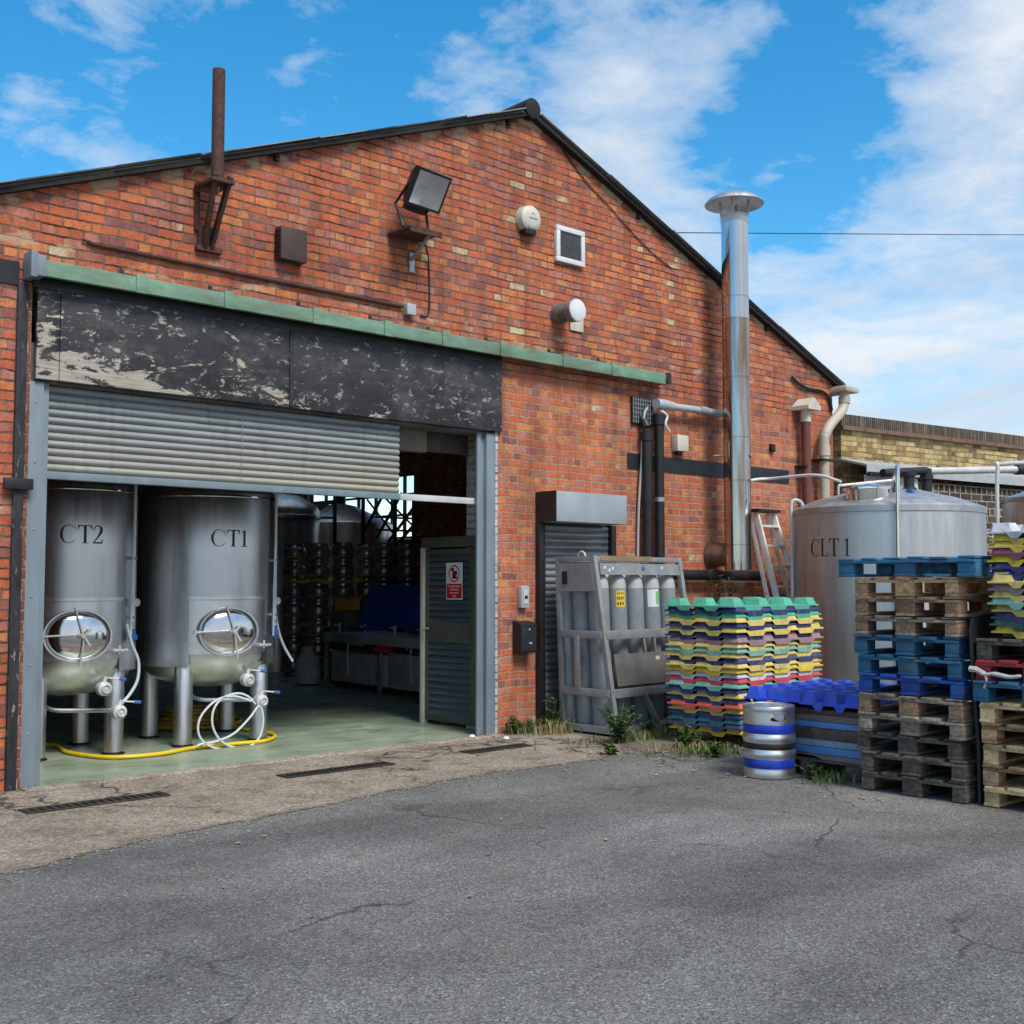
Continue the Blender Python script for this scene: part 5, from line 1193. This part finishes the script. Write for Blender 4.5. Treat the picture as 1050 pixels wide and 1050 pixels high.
b.tube(smooth_pts([(4.54, -4.95, zz+.075), (4.535, -5.0, zz+.07), (4.53, -5.06, zz+.045), (4.53, -5.12, zz+.05), (4.535, -5.22, zz+.035), (4.54, -5.30, zz+.045)], 6), [.022]*6+[.018]*6+[.012]*6+[.016]*6+[.014]*6+[.008], 6)
b.tube(smooth_pts([(4.53, -5.06, zz+.045), (4.525, -5.07, zz+.0), (4.53, -5.05, zz-.05)], 6), .009, 6); tag(b.build('white_wrap', m_sack), 'scrap of white plastic wrap knotted round the dark red pallet', 'wrap')
# right tray stack
me_r = tray_mesh('keg_tray_small', 3, 4, .34, .215, .060, .048, .085, .052)
cols_r = ['white', 'yellow', 'yellow', 'plum', 'yellow', 'navy', 'navy', 'cream', 'mauve', 'cream', 'mint', 'cream', 'navy', 'dkgreen', 'yellow']
nr = len(cols_r); zb = .006+8*.1400+.006; stp = (1.80-zb)/(nr-1); rr = random.Random(8)
for k, c in enumerate(cols_r):
    z = zb+(nr-1-k)*stp
    tray(me_r, c, (4.60+rr.uniform(-.012, .012), -6.10+rr.uniform(-.012, .012), z), R(rr.uniform(-1.0, 1.0)), '%s plastic keg tray, %s in the stack on the right-hand pallets' % (CN.get(c, c), ORD[k] if k < nr-1 else 'lowest'), 'keg trays on the right-hand pallets')
# ================================================================== BLUE TRAY STACK
bx, by = 4.80, -3.94
t = thing('plastic_pallet', 'dark plastic pallet under the brown and light blue slip trays', 'pallet', (bx+.5, by+.5, .006))
for y in (0, .40, .84):
    for x in (0, .5, .98):
        b = MB(); b.box((bx+x, by+y, .006), (bx+x+.12, by+y+.13, .11), .006); b.build('foot_block', W['dark'], t)
b = MB(); b.box((bx, by, .111), (bx+1.1, by+.97, .135), .004); b.build('deck', W['dark'], t)
for k, (z0, z1, m, nm) in enumerate([(.137, .172, 'taupe', 'broken taupe'), (.174, .232, 'lightblue', 'light blue'), (.234, .288, 'slate', 'slate blue'), (.290, .375, 'cocoa', 'dark brown'), (.377, .425, 'lightblue', 'sky blue'), (.427, .478, 'taupe', 'taupe brown'), (.480, .52, 'cocoa', 'chocolate brown')]):
    b = MB(); ins = .006*(k % 3)
    if k == 0: b.poly([(bx+ins, by+.0, z0), (bx+ins, by+.33, z0+.0), (bx+ins, by+.40, z1-.012), (bx+ins, by+.62, z1-.006), (bx+ins, by+.70, z0), (bx+ins, by+.98, z0), (bx+ins, by+.98, z1), (bx+ins, by, z1)], (1.1, 0, 0))
    else:
        b.box((bx+ins, by-.005+ins, z0), (bx+1.1-ins, by+.98-ins, z1), .008)
    ob = b.build('slip_tray', PLM[m]); tag(ob, '%s flat slip tray behind the single keg, %s from the bottom' % (nm, ['first', 'second', 'third', 'fourth', 'fifth', 'sixth', 'seventh'][k]), 'slip tray', 'flat slip trays under the bright blue trays')
me_b = tray_mesh('blue_keg_tray', 2, 2, .215, .185, .08, .06, .07, .042)
tray(me_b, 'blue', (bx-.05, by-.03, .515), R(2), 'bright blue plastic keg tray at the corner between the single keg and the pallets', 'bright blue keg trays')
tray(me_b, 'blue', (bx-.03, by+.50, .52), R(4), 'bright blue plastic keg tray directly behind the single keg', 'bright blue keg trays')
tray(me_b, 'blue', (bx+.56, by+.0, .517), R(-1), 'bright blue plastic keg tray at the back beside the blue pallets', 'bright blue keg trays')
tray(me_b, 'blue', (bx+.57, by+.51, .52), R(3), 'bright blue plastic keg tray at the back touching the coloured trays', 'bright blue keg trays')
# ================================================================== SINGLE KEG
kx, ky = 4.545, -3.30
K = thing('beer_keg', 'silver steel beer keg with blue and black bands standing alone on the asphalt', 'keg', (kx, ky, .002))
ha = math.atan2(CY-ky, CX-kx)+.35
def hole(a, z):
    for h0 in (ha, ha+pi):
        d = (a-h0+pi) % (2*pi)-pi
        if (d/.36)**2+((z-.470)/.034)**2 < 1: return True
    return False
zs_ = [.425+.0055*i for i in range(16)]
prof = [(.16, .02), (.185, .002), (.196, .004), (.199, .015), (.199, .055), (.196, .065), (.196, .075), (.196, .15), (.1975, .158), (.204, .172), (.205, .185), (.204, .198), (.1975, .213), (.196, .22), (.196, .272), (.1975, .279), (.204, .293), (.205, .306), (.204, .319), (.1975, .334), (.196, .34), (.196, .414)]+[(.197, z) for z in zs_]+[(.1985, .517), (.2, .524), (.1995, .54), (.195, .551), (.187, .553), (.181, .547), (.180, .53)]+[(.182, z) for z in zs_[::-1]]+[(.14, .435), (.05, .455), (0, .455)]
b = MB(); b.lathe(prof, (kx, ky, .002), 120, None, 0, 2*pi, hole); b.build('shell', m_keg, K, ang=40)
kb = M('keg_blue', (.015, .05, .42), .35, .2)
for z0, z1, m, nm in ((.078, .148, kb, 'blue_band'), (.222, .270, m_black, 'black_band'), (.342, .412, kb, 'blue_band')):
    b = MB(); b.lathe([(.1962, z0), (.1974, z0+.002), (.1974, z1-.002), (.1962, z1)], (kx, ky, .002), 72); b.build(nm, m, K)
b = MB(); b.lathe([(0, .50), (.03, .50), (.035, .46), (.035, .445)], (kx, ky, .002), 20); b.build('spear_valve', m_alu, K)
# ================================================================== OUTDOOR TANKS
CL = (9.286, -1.6); rl = 1.087
T = thing('outdoor_tank', 'huge squat stainless steel outdoor tank lettered CLT1 beside the brick corner', 'brewing tank', (*CL, 0))
b = MB(); b.lathe([(0, .02), (rl, .02), (rl, 2.27), (rl-.0, 2.28)], (*CL, 0), 128); b.build('tank_body', steel('outdoor_tank_steel', .64, .44, (4, 4, .5), stain_or_reflection=(.55, .55, .54)), T, ang=50)
b = MB(); b.lathe([(rl, 2.28), (rl+.012, 2.285), (rl+.012, 2.35), (rl-.005, 2.365), (.8, 2.47), (.45, 2.56), (.15, 2.60), (0, 2.605)], (*CL, 0), 128); b.build('dome_top', steel('dome_steel', .52, .5, (3, 3, 3)), T, ang=25)
mwc = onY(872, 505, -1.9)
b = MB(); b.lathe([(.24, -.12), (.25, .06), (.275, .065), (.275, .085), (.235, .085), (.235, .07), (0, .07)], (8.60, -1.78, 2.475), 40); b.lathe([(0, .13), (.12, .125), (.2, .1), (.235, .07)], (8.60, -1.78, 2.475), 40); b.build('manway_neck', m_steel_p, T)
b = MB(); b.tube([(8.60-.33*_c, -1.78+.33*_s, 2.59), (8.60+.36*_c, -1.78-.36*_s, 2.66)], .016, 8); b.tube([(8.60-.33*_c, -1.78+.33*_s, 2.59), (8.60-.33*_c, -1.78+.33*_s, 2.49)], .014, 8); b.tube([(8.60+.3*_c, -1.78-.3*_s, 2.65), (8.60+.34*_c, -1.78-.34*_s, 2.49)], .012, 8); b.build('lid_bar', m_alu, T)
b = MB(); q = Vector((8.92, -2.12, 2.46)); b.box(q+Vector((-.04, -.04, 0)), q+Vector((.04, .04, .09)), .015); b.build('blue_valve', m_handle, T)
def cl(a, r, z): return Vector((CL[0]+r*cos(R(a)), CL[1]+r*sin(R(a)), z))
b = MB(); b.tube(smooth_pts([cl(-143, .75, 2.5), cl(-143, .80, 2.66), cl(-143, .98, 2.73), cl(-143.3, 1.10, 2.765), cl(-143.5, 1.135, 2.70), cl(-143.7, 1.135, 2.4), cl(-144, 1.135, 1.2), cl(-144, 1.135, .2)], 7), .022, 10); b.build('cleaning_pipe', m_steel_p, T)
b = MB(); b.tube(smooth_pts([cl(140, .98, 2.37), cl(140, 1.0, 2.44), cl(140, 1.07, 2.47), cl(140, 1.115, 2.42), cl(140, 1.118, 2.2), cl(140, 1.118, 1.2), cl(140, 1.118, .2)], 6), .02, 10); b.build('overflow_pipe', m_alu, T)
b = MB(); p = cl(-20, .35, 2.55); b.lathe([(0, 0), (.09, 0), (.09, .06), (.06, .09), (.06, .2), (.085, .22), (.085, .26), (0, .26)], p, 18); b.build('black_valve', m_black, T)
tank_text('CLT 1', CL, rl, R(176), 1.995, .195, T, .55)
b = MB(); b.face([cl(176, rl+.0015, 0)]*0 or [cl(160, rl+.002, 2.14), cl(171, rl+.002, 2.12), cl(171, rl+.002, 2.22), cl(160, rl+.002, 2.22)]); bmesh.ops.delete(b.bm, geom=b.bm.faces[:], context='FACES_ONLY')
b.lathe([(rl+.002, 2.03), (rl+.002, 2.22)], (*CL, 0), 8, None, R(161), R(169)); b.build('worn_patch', M('worn_steel', (.42, .43, .44), .55, .6, .1, 8), T, recalc=False)
# second tank at frame edge
RT = (12.35, -2.35); rq = .72
T = thing('outdoor_tank', 'smaller grey outdoor tank at the right edge behind the tray stack', 'brewing tank', (*RT, 0))
b = MB(); b.lathe([(0, .02), (rq, .02), (rq, 2.55)], (*RT, 0), 64); b.build('tank_body', m_steel, T)
b = MB(); b.lathe([(rq+.02, 2.55), (rq+.02, 2.60), (.4, 2.72), (0, 2.76)], (*RT, 0), 64); b.build('tank_lid', m_galv, T)
q0 = onY(1023, 545, -2.3); q1 = onY(1023, 482, -2.3); q2 = onY(1028, 475.5, -2.3); q3 = onY(1085, 474, -2.5)
b = MB(); b.tube(smooth_pts([(q0.x, q0.y, .02), q0, q1, q2, q3, q3+Vector((.6, -.2, 0))], 6), .024, 10); tag(b.build('hand_rail', m_alu), 'bent pale tubular handrail rising in front of the dark brick wall', 'handrail')
pa = onY(951, 483, -.75); pb = onY(1042, 481.5, -1.35); pc = onY(1090, 480, -1.7)
PI = thing('insulated_pipe', 'long straight silver pipe with black ends crossing above the outdoor tank', 'pipe', pa)
b = MB(); b.tube([pa, pb], .05, 14); b.build('silver_pipe', m_alu, PI)
b = MB(); b.tube([pb, pc, pc+(pc-pb)*3], .075, 14); b.build('black_sleeve', m_rubber, PI)
pl = onY(905, 485, -.6)
b = MB(); b.tube([pl, pa+Vector((-.05, 0, .0))], .055, 12); b.tube([pa+Vector((-.03, 0, .03)), pa+Vector((-.03, 0, -.28))], .07, 12); b.tube([pa+Vector((-.03, 0, -.06)), pa+Vector((-.03, 0, -.12))], .09, 12); b.build('black_elbow', m_rubber, PI)
# ================================================================== LADDER
m_lad = M('ladder_aluminium', (.74, .73, .70), .5, 0, .12, 8, dirt=(.5, .46, .4))
LD = thing('step_ladder', 'folded aluminium step ladder leaning on the brick between the flue and the outdoor tank', 'ladder', (8.75, -.6, 0))
b0, b1 = Vector((8.50, -.98, .02)), Vector((9.08, -.98, .02)); t0, t1 = Vector((8.58, -.27, 2.36)), Vector((8.93, -.27, 2.36))
for p, q in ((b0, t0), (b1, t1)):
    b = MB(); b.beam(p, q, .03, .075, .004, (0, -1, .3)); b.build('stile', m_lad, LD)
for i in range(9):
    f = (i+.9)/9.6; p, q = b0.lerp(t0, f), b1.lerp(t1, f)
    b = MB(); b.box((p.x+.016, p.y-.045, p.z-.012), (q.x-.016, p.y+.055, p.z+.016), .004); b.build('step', m_lad, LD)
b = MB(); b.box((t0.x-.06, t0.y-.08, 2.365), (t1.x+.06, t0.y+.1, 2.40), .008); b.build('top_cap', m_rubber, LD)
for p, q in ((b0, t0), (b1, t1)):
    b = MB(); b.beam(p+Vector((0, .19, 0)), q+Vector((0, .09, 0)), .025, .05, .003, (0, -1, .3)); b.build('rear_stile', m_lad, LD)
# ================================================================== NEIGHBOUR WALL
def wallpt(s, z, off=0):   # s metres along the wall from its left end
    a = R(-7.6); return Vector((11.32+s*cos(a)+off*sin(a)*-1*-1, .25+s*sin(a)-off*cos(a), z))
NW = thing('yard_wall', 'tall yellow stock brick boundary wall with a dark brick coping behind the tanks', 'wall', (15, -.2, 0))
def wbox(s0, s1, z0, z1, o0, o1, m, name, par):
    b = MB(); b.poly([wallpt(s0, z0, o0), wallpt(s1, z0, o0), wallpt(s1, z1, o0), wallpt(s0, z1, o0)], wallpt(0, 0, o1)-wallpt(0, 0, o0)); return b.build(name, m, par)
wbox(0, 22, 0, 3.66, 0, -.35, MB_yellow, 'brick_face', NW)
wbox(-.02, 22, 3.661, 3.72, .06, -.38, M('tile_creasing', (.16, .09, .06), .85, 0, .3, 8), 'tile_course', NW)
wbox(-.01, 22, 3.721, 3.885, .025, -.36, MB_coping, 'coping', NW)
LT = thing('lean_to_shed', 'low dark brick lean-to with a grey sheet roof along the foot of the yellow wall', 'lean-to', (15, -.6, 0))
wbox(.35, 22, 0, 2.95, .42, .30, MB_dark, 'wall', LT)
wbox(-.05, 1.1, 2.6, 2.99, .45, .425, m_white, 'white_board', LT)
b = MB(); b.poly([wallpt(-.1, 3.22, .02), wallpt(22, 3.22, .02), wallpt(22, 3.10, .50), wallpt(-.1, 3.10, .50)], (0, 0, .03)); b.build('sheet_roof', m_lgrey, LT)
b = MB(); b.poly([wallpt(-.1, 3.00, .505), wallpt(22, 3.00, .505), wallpt(22, 3.125, .505), wallpt(-.1, 3.125, .505)], wallpt(0, 0, .52)-wallpt(0, 0, .505)); b.build('roof_fascia', m_lgrey, LT)
b = MB(); b.poly([wallpt(-.1, 2.96, .53), wallpt(.8, 2.98, .53), wallpt(.8, 3.02, .53), wallpt(-.1, 3.02, .53)], wallpt(0, 0, .56)-wallpt(0, 0, .53)); b.build('black_flashing', m_black, LT)
# ================================================================== WEEDS AND GRASS
def blades(n, cx, cy, sx, sy, h, rr, m_list):
    out = [MB() for _ in m_list]
    for i in range(n):
        x, y = cx+rr.gauss(0, sx), cy+rr.gauss(0, sy); a = rr.uniform(0, 2*pi); hh = h*rr.uniform(.4, 1.15); w = rr.uniform(.003, .007); ln = rr.uniform(.1, .9)*hh
        bb = out[rr.randrange(len(out))]; d = Vector((cos(a), sin(a), 0)); s = Vector((-sin(a), cos(a), 0))*w; z0 = .006
        p0, p1, p2 = Vector((x, y, z0)), Vector((x, y, z0+hh*.6))+d*ln*.35, Vector((x, y, z0+hh*.85))+d*ln
        v = [bb.bm.verts.new(q) for q in (p0-s, p0+s, p1+s*.8, p1-s*.8, p2)]; bb.bm.faces.new(v[:4]); bb.bm.faces.new((v[3], v[2], v[4]))
    return out
def grass_patch(n, x, y, sx, sy, h, seed, name, label, mats):
    rr = random.Random(seed)
    bs = blades(n, x, y, sx, sy, h, rr, [0])
    o = bs[0].build(name, mats, None, recalc=False); o['kind'] = 'stuff'; o['label'] = label; o['category'] = 'grass'; return o
grass_patch(260, 5.7, -1.2, .36, .06, .09, 1, 'dry_grass', 'dry straw coloured grass along the front of the gas bottle cage', m_dry)
grass_patch(300, 5.5, -1.2, .38, .07, .11, 2, 'green_grass', 'short green grass growing along the front of the gas bottle cage', m_grass)
grass_patch(190, 5.2, -1.95, .22, .13, .08, 3, 'dry_grass', 'dry straw coloured grass in front of the coloured tray stack', m_dry)
grass_patch(420, 5.25, -2.2, .22, .16, .07, 4, 'green_grass', 'short green grass at the foot of the coloured tray stack', m_grass)
grass_patch(140, 4.66, -3.80, .10, .09, .10, 5, 'green_grass', 'small grass tuft between the blue trays and the pallets', m_grass)
grass_patch(240, 4.98, -.12, .12, .05, .16, 6, 'green_grass', 'grass tuft growing at the foot of the small roller door', m_grass)
grass_patch(160, 5.1, -.35, .18, .10, .18, 9, 'dry_grass', 'dry grass stalks beside the black guide of the small roller door', m_dry)
def weed(x, y, h, n, spread, seed, label, m=None, z=.006, name='weed_plant', cat='weed', ls=.05):
    rr = random.Random(seed); t = thing(name, label, cat, (x, y, z)); st = MB(); lf = MB()
    for i in range(n):
        a = rr.uniform(0, 2*pi); r = spread*rr.uniform(.1, 1); hh = h*rr.uniform(.45, 1.05)
        pts = smooth_pts([(x+rr.uniform(-.03, .03), y+rr.uniform(-.03, .03), z), (x+r*.4*cos(a), y+r*.4*sin(a), z+hh*.55), (x+r*cos(a), y+r*sin(a), z+hh)], 5)
        st.tube(pts, .0035, 4)
        for k in range(2, len(pts)):
            for _ in range(rr.choice((2, 3, 3))):
                p = pts[k]; b_ = rr.uniform(0, 2*pi); d = Vector((cos(b_), sin(b_), rr.uniform(-.3, .5))).normalized(); s = d.cross(Vector((rr.uniform(-.3, .3), rr.uniform(-.3, .3), 1))).normalized(); l = ls*rr.uniform(.5, 1.3)
                v = [lf.bm.verts.new(q) for q in (p, p+d*l*.5+s*l*.24, p+d*l-Vector((0, 0, l*.2)), p+d*l*.5-s*l*.24)]; lf.bm.faces.new(v)
    st.build('stems', m_leafd, t); lf.build('leaves', m or m_leaf, t, recalc=False); return t
weed(5.02, -1.27, .36, 34, .24, 31, 'bushy green weed growing at the front corner of the gas bottle cage')
weed(4.80, -.12, .20, 12, .12, 32, 'small green weed in the wall foot right of the doorway')
weed(5.15, -.22, .34, 14, .14, 33, 'tall thin weed beside the foot of the small roller door')
weed(5.3, -1.85, .2, 12, .2, 35, 'low spreading weed between the gas cage and the coloured trays')
weed(7.55, -.75, 1.62, 22, .42, 34, 'dark leafy shrub poking up behind the coloured trays', m_leafd, name='shrub', cat='shrub', ls=.10)
weed(4.45, -1.72, .09, 10, .09, 36, 'tiny weed sprouting at the edge of the asphalt before the gas cage')
for i_, (wx, wy, wh, lab_) in enumerate(((5.62, -1.12, .17, 'small weed under the middle of the gas bottle cage front'), (5.95, -1.16, .13, 'low weed near the right foot of the gas bottle cage'), (5.02, -2.42, .12, 'ragged weed under the near corner of the coloured trays'), (4.68, -3.6, .10, 'tiny weed between the single keg and the plastic pallet'))):
    weed(wx, wy, wh, 16, .13, 50+i_, lab_, ls=.035)
# grit and crumbs of broken concrete along the edge of the apron, leaves and dust on the tarmac
rr = random.Random(77); gm = MB()
def crumb(x, y, r):
    z = .004; a0 = rr.uniform(0, 6.3); n = 5; top = gm.bm.verts.new((x+rr.uniform(-.3, .3)*r, y+rr.uniform(-.3, .3)*r, z+r*rr.uniform(.5, .9)))
    vs = [gm.bm.verts.new((x+r*rr.uniform(.7, 1.1)*cos(a0+k*2*pi/n), y+r*rr.uniform(.7, 1.1)*sin(a0+k*2*pi/n), z-.001)) for k in range(n)]
    for k in range(n): gm.bm.faces.new((vs[k], vs[(k+1) % n], top))
for i in range(1500):
    x = rr.uniform(-1.2, 4.9); crumb(x, apron_edge(x)+rr.gauss(.0, .09), rr.choice((.004, .005, .006, .008, .012)))
for i in range(500): crumb(rr.uniform(-1, 5), rr.uniform(-6.5, -1.9), rr.choice((.003, .004, .005, .007)))
for i in range(300): crumb(rr.uniform(4.4, 5.4), rr.uniform(-3.2, -1.4), rr.choice((.004, .006, .009)))
gr = gm.build('grit', M('grit_stone', (.19, .165, .135), .9, 0, .5, 30), None); gr['kind'] = 'stuff'; gr['label'] = 'loose grit and crumbs of concrete scattered along the apron edge'; gr['category'] = 'grit'
lm = MB()
for i in range(150):
    x, y = (rr.uniform(4.2, 5.3), rr.uniform(-4.6, -1.3)) if i < 90 else (rr.uniform(-.5, 5), rr.uniform(-4.5, -.3)); a = rr.uniform(0, 6.3); l = rr.uniform(.012, .03); d = Vector((cos(a), sin(a), 0)); e = Vector((-sin(a), cos(a), 0)); p = Vector((x, y, .009))
    v = [lm.bm.verts.new(q) for q in (p-d*l, p+e*l*.5+Vector((0, 0, .006)), p+d*l+Vector((0, 0, .004)), p-e*l*.5)]; lm.bm.faces.new(v)
lv = lm.build('fallen_leaves', m_dry, None, recalc=False); lv['kind'] = 'stuff'; lv['label'] = 'small dry fallen leaves and straw scattered over the yard'; lv['category'] = 'leaves'
# litter
for i, (px, py) in enumerate(((484, 757), (519, 759))):
    p = onZ(px, py); b = MB(); b.lathe([(0, 0), (.028, .0), (.034, .012), (.02, .03), (0, .034)], (p.x, p.y, .006), 9); tag(b.build('stone', m_white), ['pale stone by the right door post', 'pale scrap of litter by the right end of the drain'][i], 'stone')
# ================================================================== WORLD, SUN, CAMERA
SKYOFF = (0.3, 5.2, 0.0)
w = bpy.data.worlds.new('World'); S.world = w; w.use_nodes = True; nt = w.node_tree
bg = nt.nodes['Background']; sun_el, = (R(52),)
sd = Vector((-.10, -.8, 0)).normalized()*cos(sun_el); sd.z = sin(sun_el)
sky = N(nt, 'ShaderNodeTexSky'); sky.sky_type = 'NISHITA'; sky.sun_disc = False; sky.sun_elevation = sun_el; sky.sun_rotation = math.atan2(sd.x, sd.y); sky.ozone_density = 3.0; sky.dust_density = .3; sky.air_density = 1.0
tc = N(nt, 'ShaderNodeTexCoord'); nrmz = N(nt, 'ShaderNodeVectorMath', operation='NORMALIZE'); L(nt, tc.outputs['Generated'], nrmz.inputs[0])
sep = N(nt, 'ShaderNodeSeparateXYZ'); L(nt, nrmz.outputs[0], sep.inputs[0])
zc = math_(nt, 'ADD', math_(nt, 'MAXIMUM', sep.outputs[2], 0.0), .16)
cb = N(nt, 'ShaderNodeCombineXYZ'); L(nt, math_(nt, 'DIVIDE', sep.outputs[0], zc), cb.inputs[0]); L(nt, math_(nt, 'DIVIDE', sep.outputs[1], zc), cb.inputs[1])
off = N(nt, 'ShaderNodeVectorMath', operation='ADD'); off.inputs[1].default_value = SKYOFF; L(nt, cb.outputs[0], off.inputs[0])
n1 = noise(nt, off.outputs[0], 1.9, 9, .60, .2); n2 = noise(nt, off.outputs[0], 6.0, 8, .62, .3)
stv = N(nt, 'ShaderNodeVectorMath', operation='MULTIPLY'); stv.inputs[1].default_value = (1.2, .45, 1); L(nt, off.outputs[0], stv.inputs[0])
n3 = noise(nt, stv.outputs[0], 2.2, 7, .55, .6)
side = math_(nt, 'ADD', math_(nt, 'MULTIPLY', sep.outputs[0], _c), math_(nt, 'MULTIPLY', sep.outputs[1], -_s))   # + towards the east, where the cloud bank lies
low = math_(nt, 'SUBTRACT', .36, sep.outputs[2])
n4 = noise(nt, off.outputs[0], 15.0, 7, .65, .2)
cov = math_(nt, 'ADD', math_(nt, 'MULTIPLY', n1, .80), math_(nt, 'ADD', math_(nt, 'MULTIPLY', n2, .72), math_(nt, 'MULTIPLY', n4, .22)))
cov = math_(nt, 'SUBTRACT', cov, .33)
cov = math_(nt, 'ADD', cov, math_(nt, 'MULTIPLY', math_(nt, 'MAXIMUM', math_(nt, 'SUBTRACT', sep.outputs[2], .6), 0.0), .6))  # extra cloud added overhead, out of view, to whiten steel reflections
cov = math_(nt, 'ADD', cov, math_(nt, 'MULTIPLY', math_(nt, 'MINIMUM', math_(nt, 'MAXIMUM', side, -.35), .1), .30))
cov = math_(nt, 'ADD', cov, math_(nt, 'MULTIPLY', math_(nt, 'MINIMUM', math_(nt, 'MULTIPLY', math_(nt, 'MAXIMUM', low, 0.0), math_(nt, 'MAXIMUM', math_(nt, 'ADD', side, .0), 0.0)), .05), 5.5))
back = math_(nt, 'ADD', math_(nt, 'MULTIPLY', sep.outputs[0], -_s), math_(nt, 'MULTIPLY', sep.outputs[1], -_c))   # + behind the viewer: extra unseen cloud added to brighten and neutralise the light
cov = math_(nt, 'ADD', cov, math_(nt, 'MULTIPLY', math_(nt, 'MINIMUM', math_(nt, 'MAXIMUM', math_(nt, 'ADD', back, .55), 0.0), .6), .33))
# individual cumulus banks and gaps, each at its own bearing on the sky dome
for px, py, rad, wgt in ((640, 45, 6.5, .16), (690, 150, 5, .13), (980, 130, 6, .18), (1040, 40, 6, .16), (600, 200, 3.5, .12), (900, 40, 5, -.12), (825, 150, 5.5, -.20), (460, 60, 6, -.16), (460, 90, 2.5, .16), (330, 150, 3, .13), (60, 170, 3.5, .10), (150, 180, 3, .10), (90, 2, 2.5, .13), (350, 45, 3, .07)):
    dv = Vector(ray(px, py)).normalized(); dp = N(nt, 'ShaderNodeVectorMath', operation='DOT_PRODUCT'); L(nt, nrmz.outputs[0], dp.inputs[0]); dp.inputs[1].default_value = dv
    mr = N(nt, 'ShaderNodeMapRange'); mr.interpolation_type = 'SMOOTHSTEP'; L(nt, dp.outputs['Value'], mr.inputs[0])
    for q, v in enumerate((cos(R(rad*1.25)), 1.0, 0.0, wgt*.85)): mr.inputs[q+1].default_value = v
    cov = math_(nt, 'ADD', cov, mr.outputs[0])
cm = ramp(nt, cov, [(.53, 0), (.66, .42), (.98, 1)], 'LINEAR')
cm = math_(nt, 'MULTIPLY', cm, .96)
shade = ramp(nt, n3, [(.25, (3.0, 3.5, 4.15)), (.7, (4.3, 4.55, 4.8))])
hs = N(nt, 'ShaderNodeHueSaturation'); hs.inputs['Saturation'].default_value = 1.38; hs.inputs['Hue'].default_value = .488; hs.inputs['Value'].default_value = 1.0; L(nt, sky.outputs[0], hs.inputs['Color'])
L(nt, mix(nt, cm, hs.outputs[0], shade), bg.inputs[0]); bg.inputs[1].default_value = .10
sl = bpy.data.lights.new('sun', 'SUN'); sl.energy = 1.9; sl.angle = R(22); sl.color = (1, .955, .89)
so_ = bpy.data.objects.new('sun', sl); COL.objects.link(so_); so_.rotation_euler = (-sd).to_track_quat('-Z', 'Y').to_euler(); so_.location = (0, -10, 20)
cam = bpy.data.cameras.new('camera'); cam.sensor_width = 36; cam.lens = 36*F/1050; cam.clip_end = 2000; cam.clip_start = .05
co = bpy.data.objects.new('camera', cam); COL.objects.link(co); co.location = (CX, CY, H); co.rotation_euler = (pi/2+PITCH, 0, -TH); S.camera = co
S.view_settings.view_transform = 'Standard'; S.view_settings.look = 'None'; S.view_settings.exposure = 1.0; S.view_settings.gamma = 1
S.cycles.max_bounces = 8; S.cycles.transparent_max_bounces = 12; S.cycles.use_adaptive_sampling = True
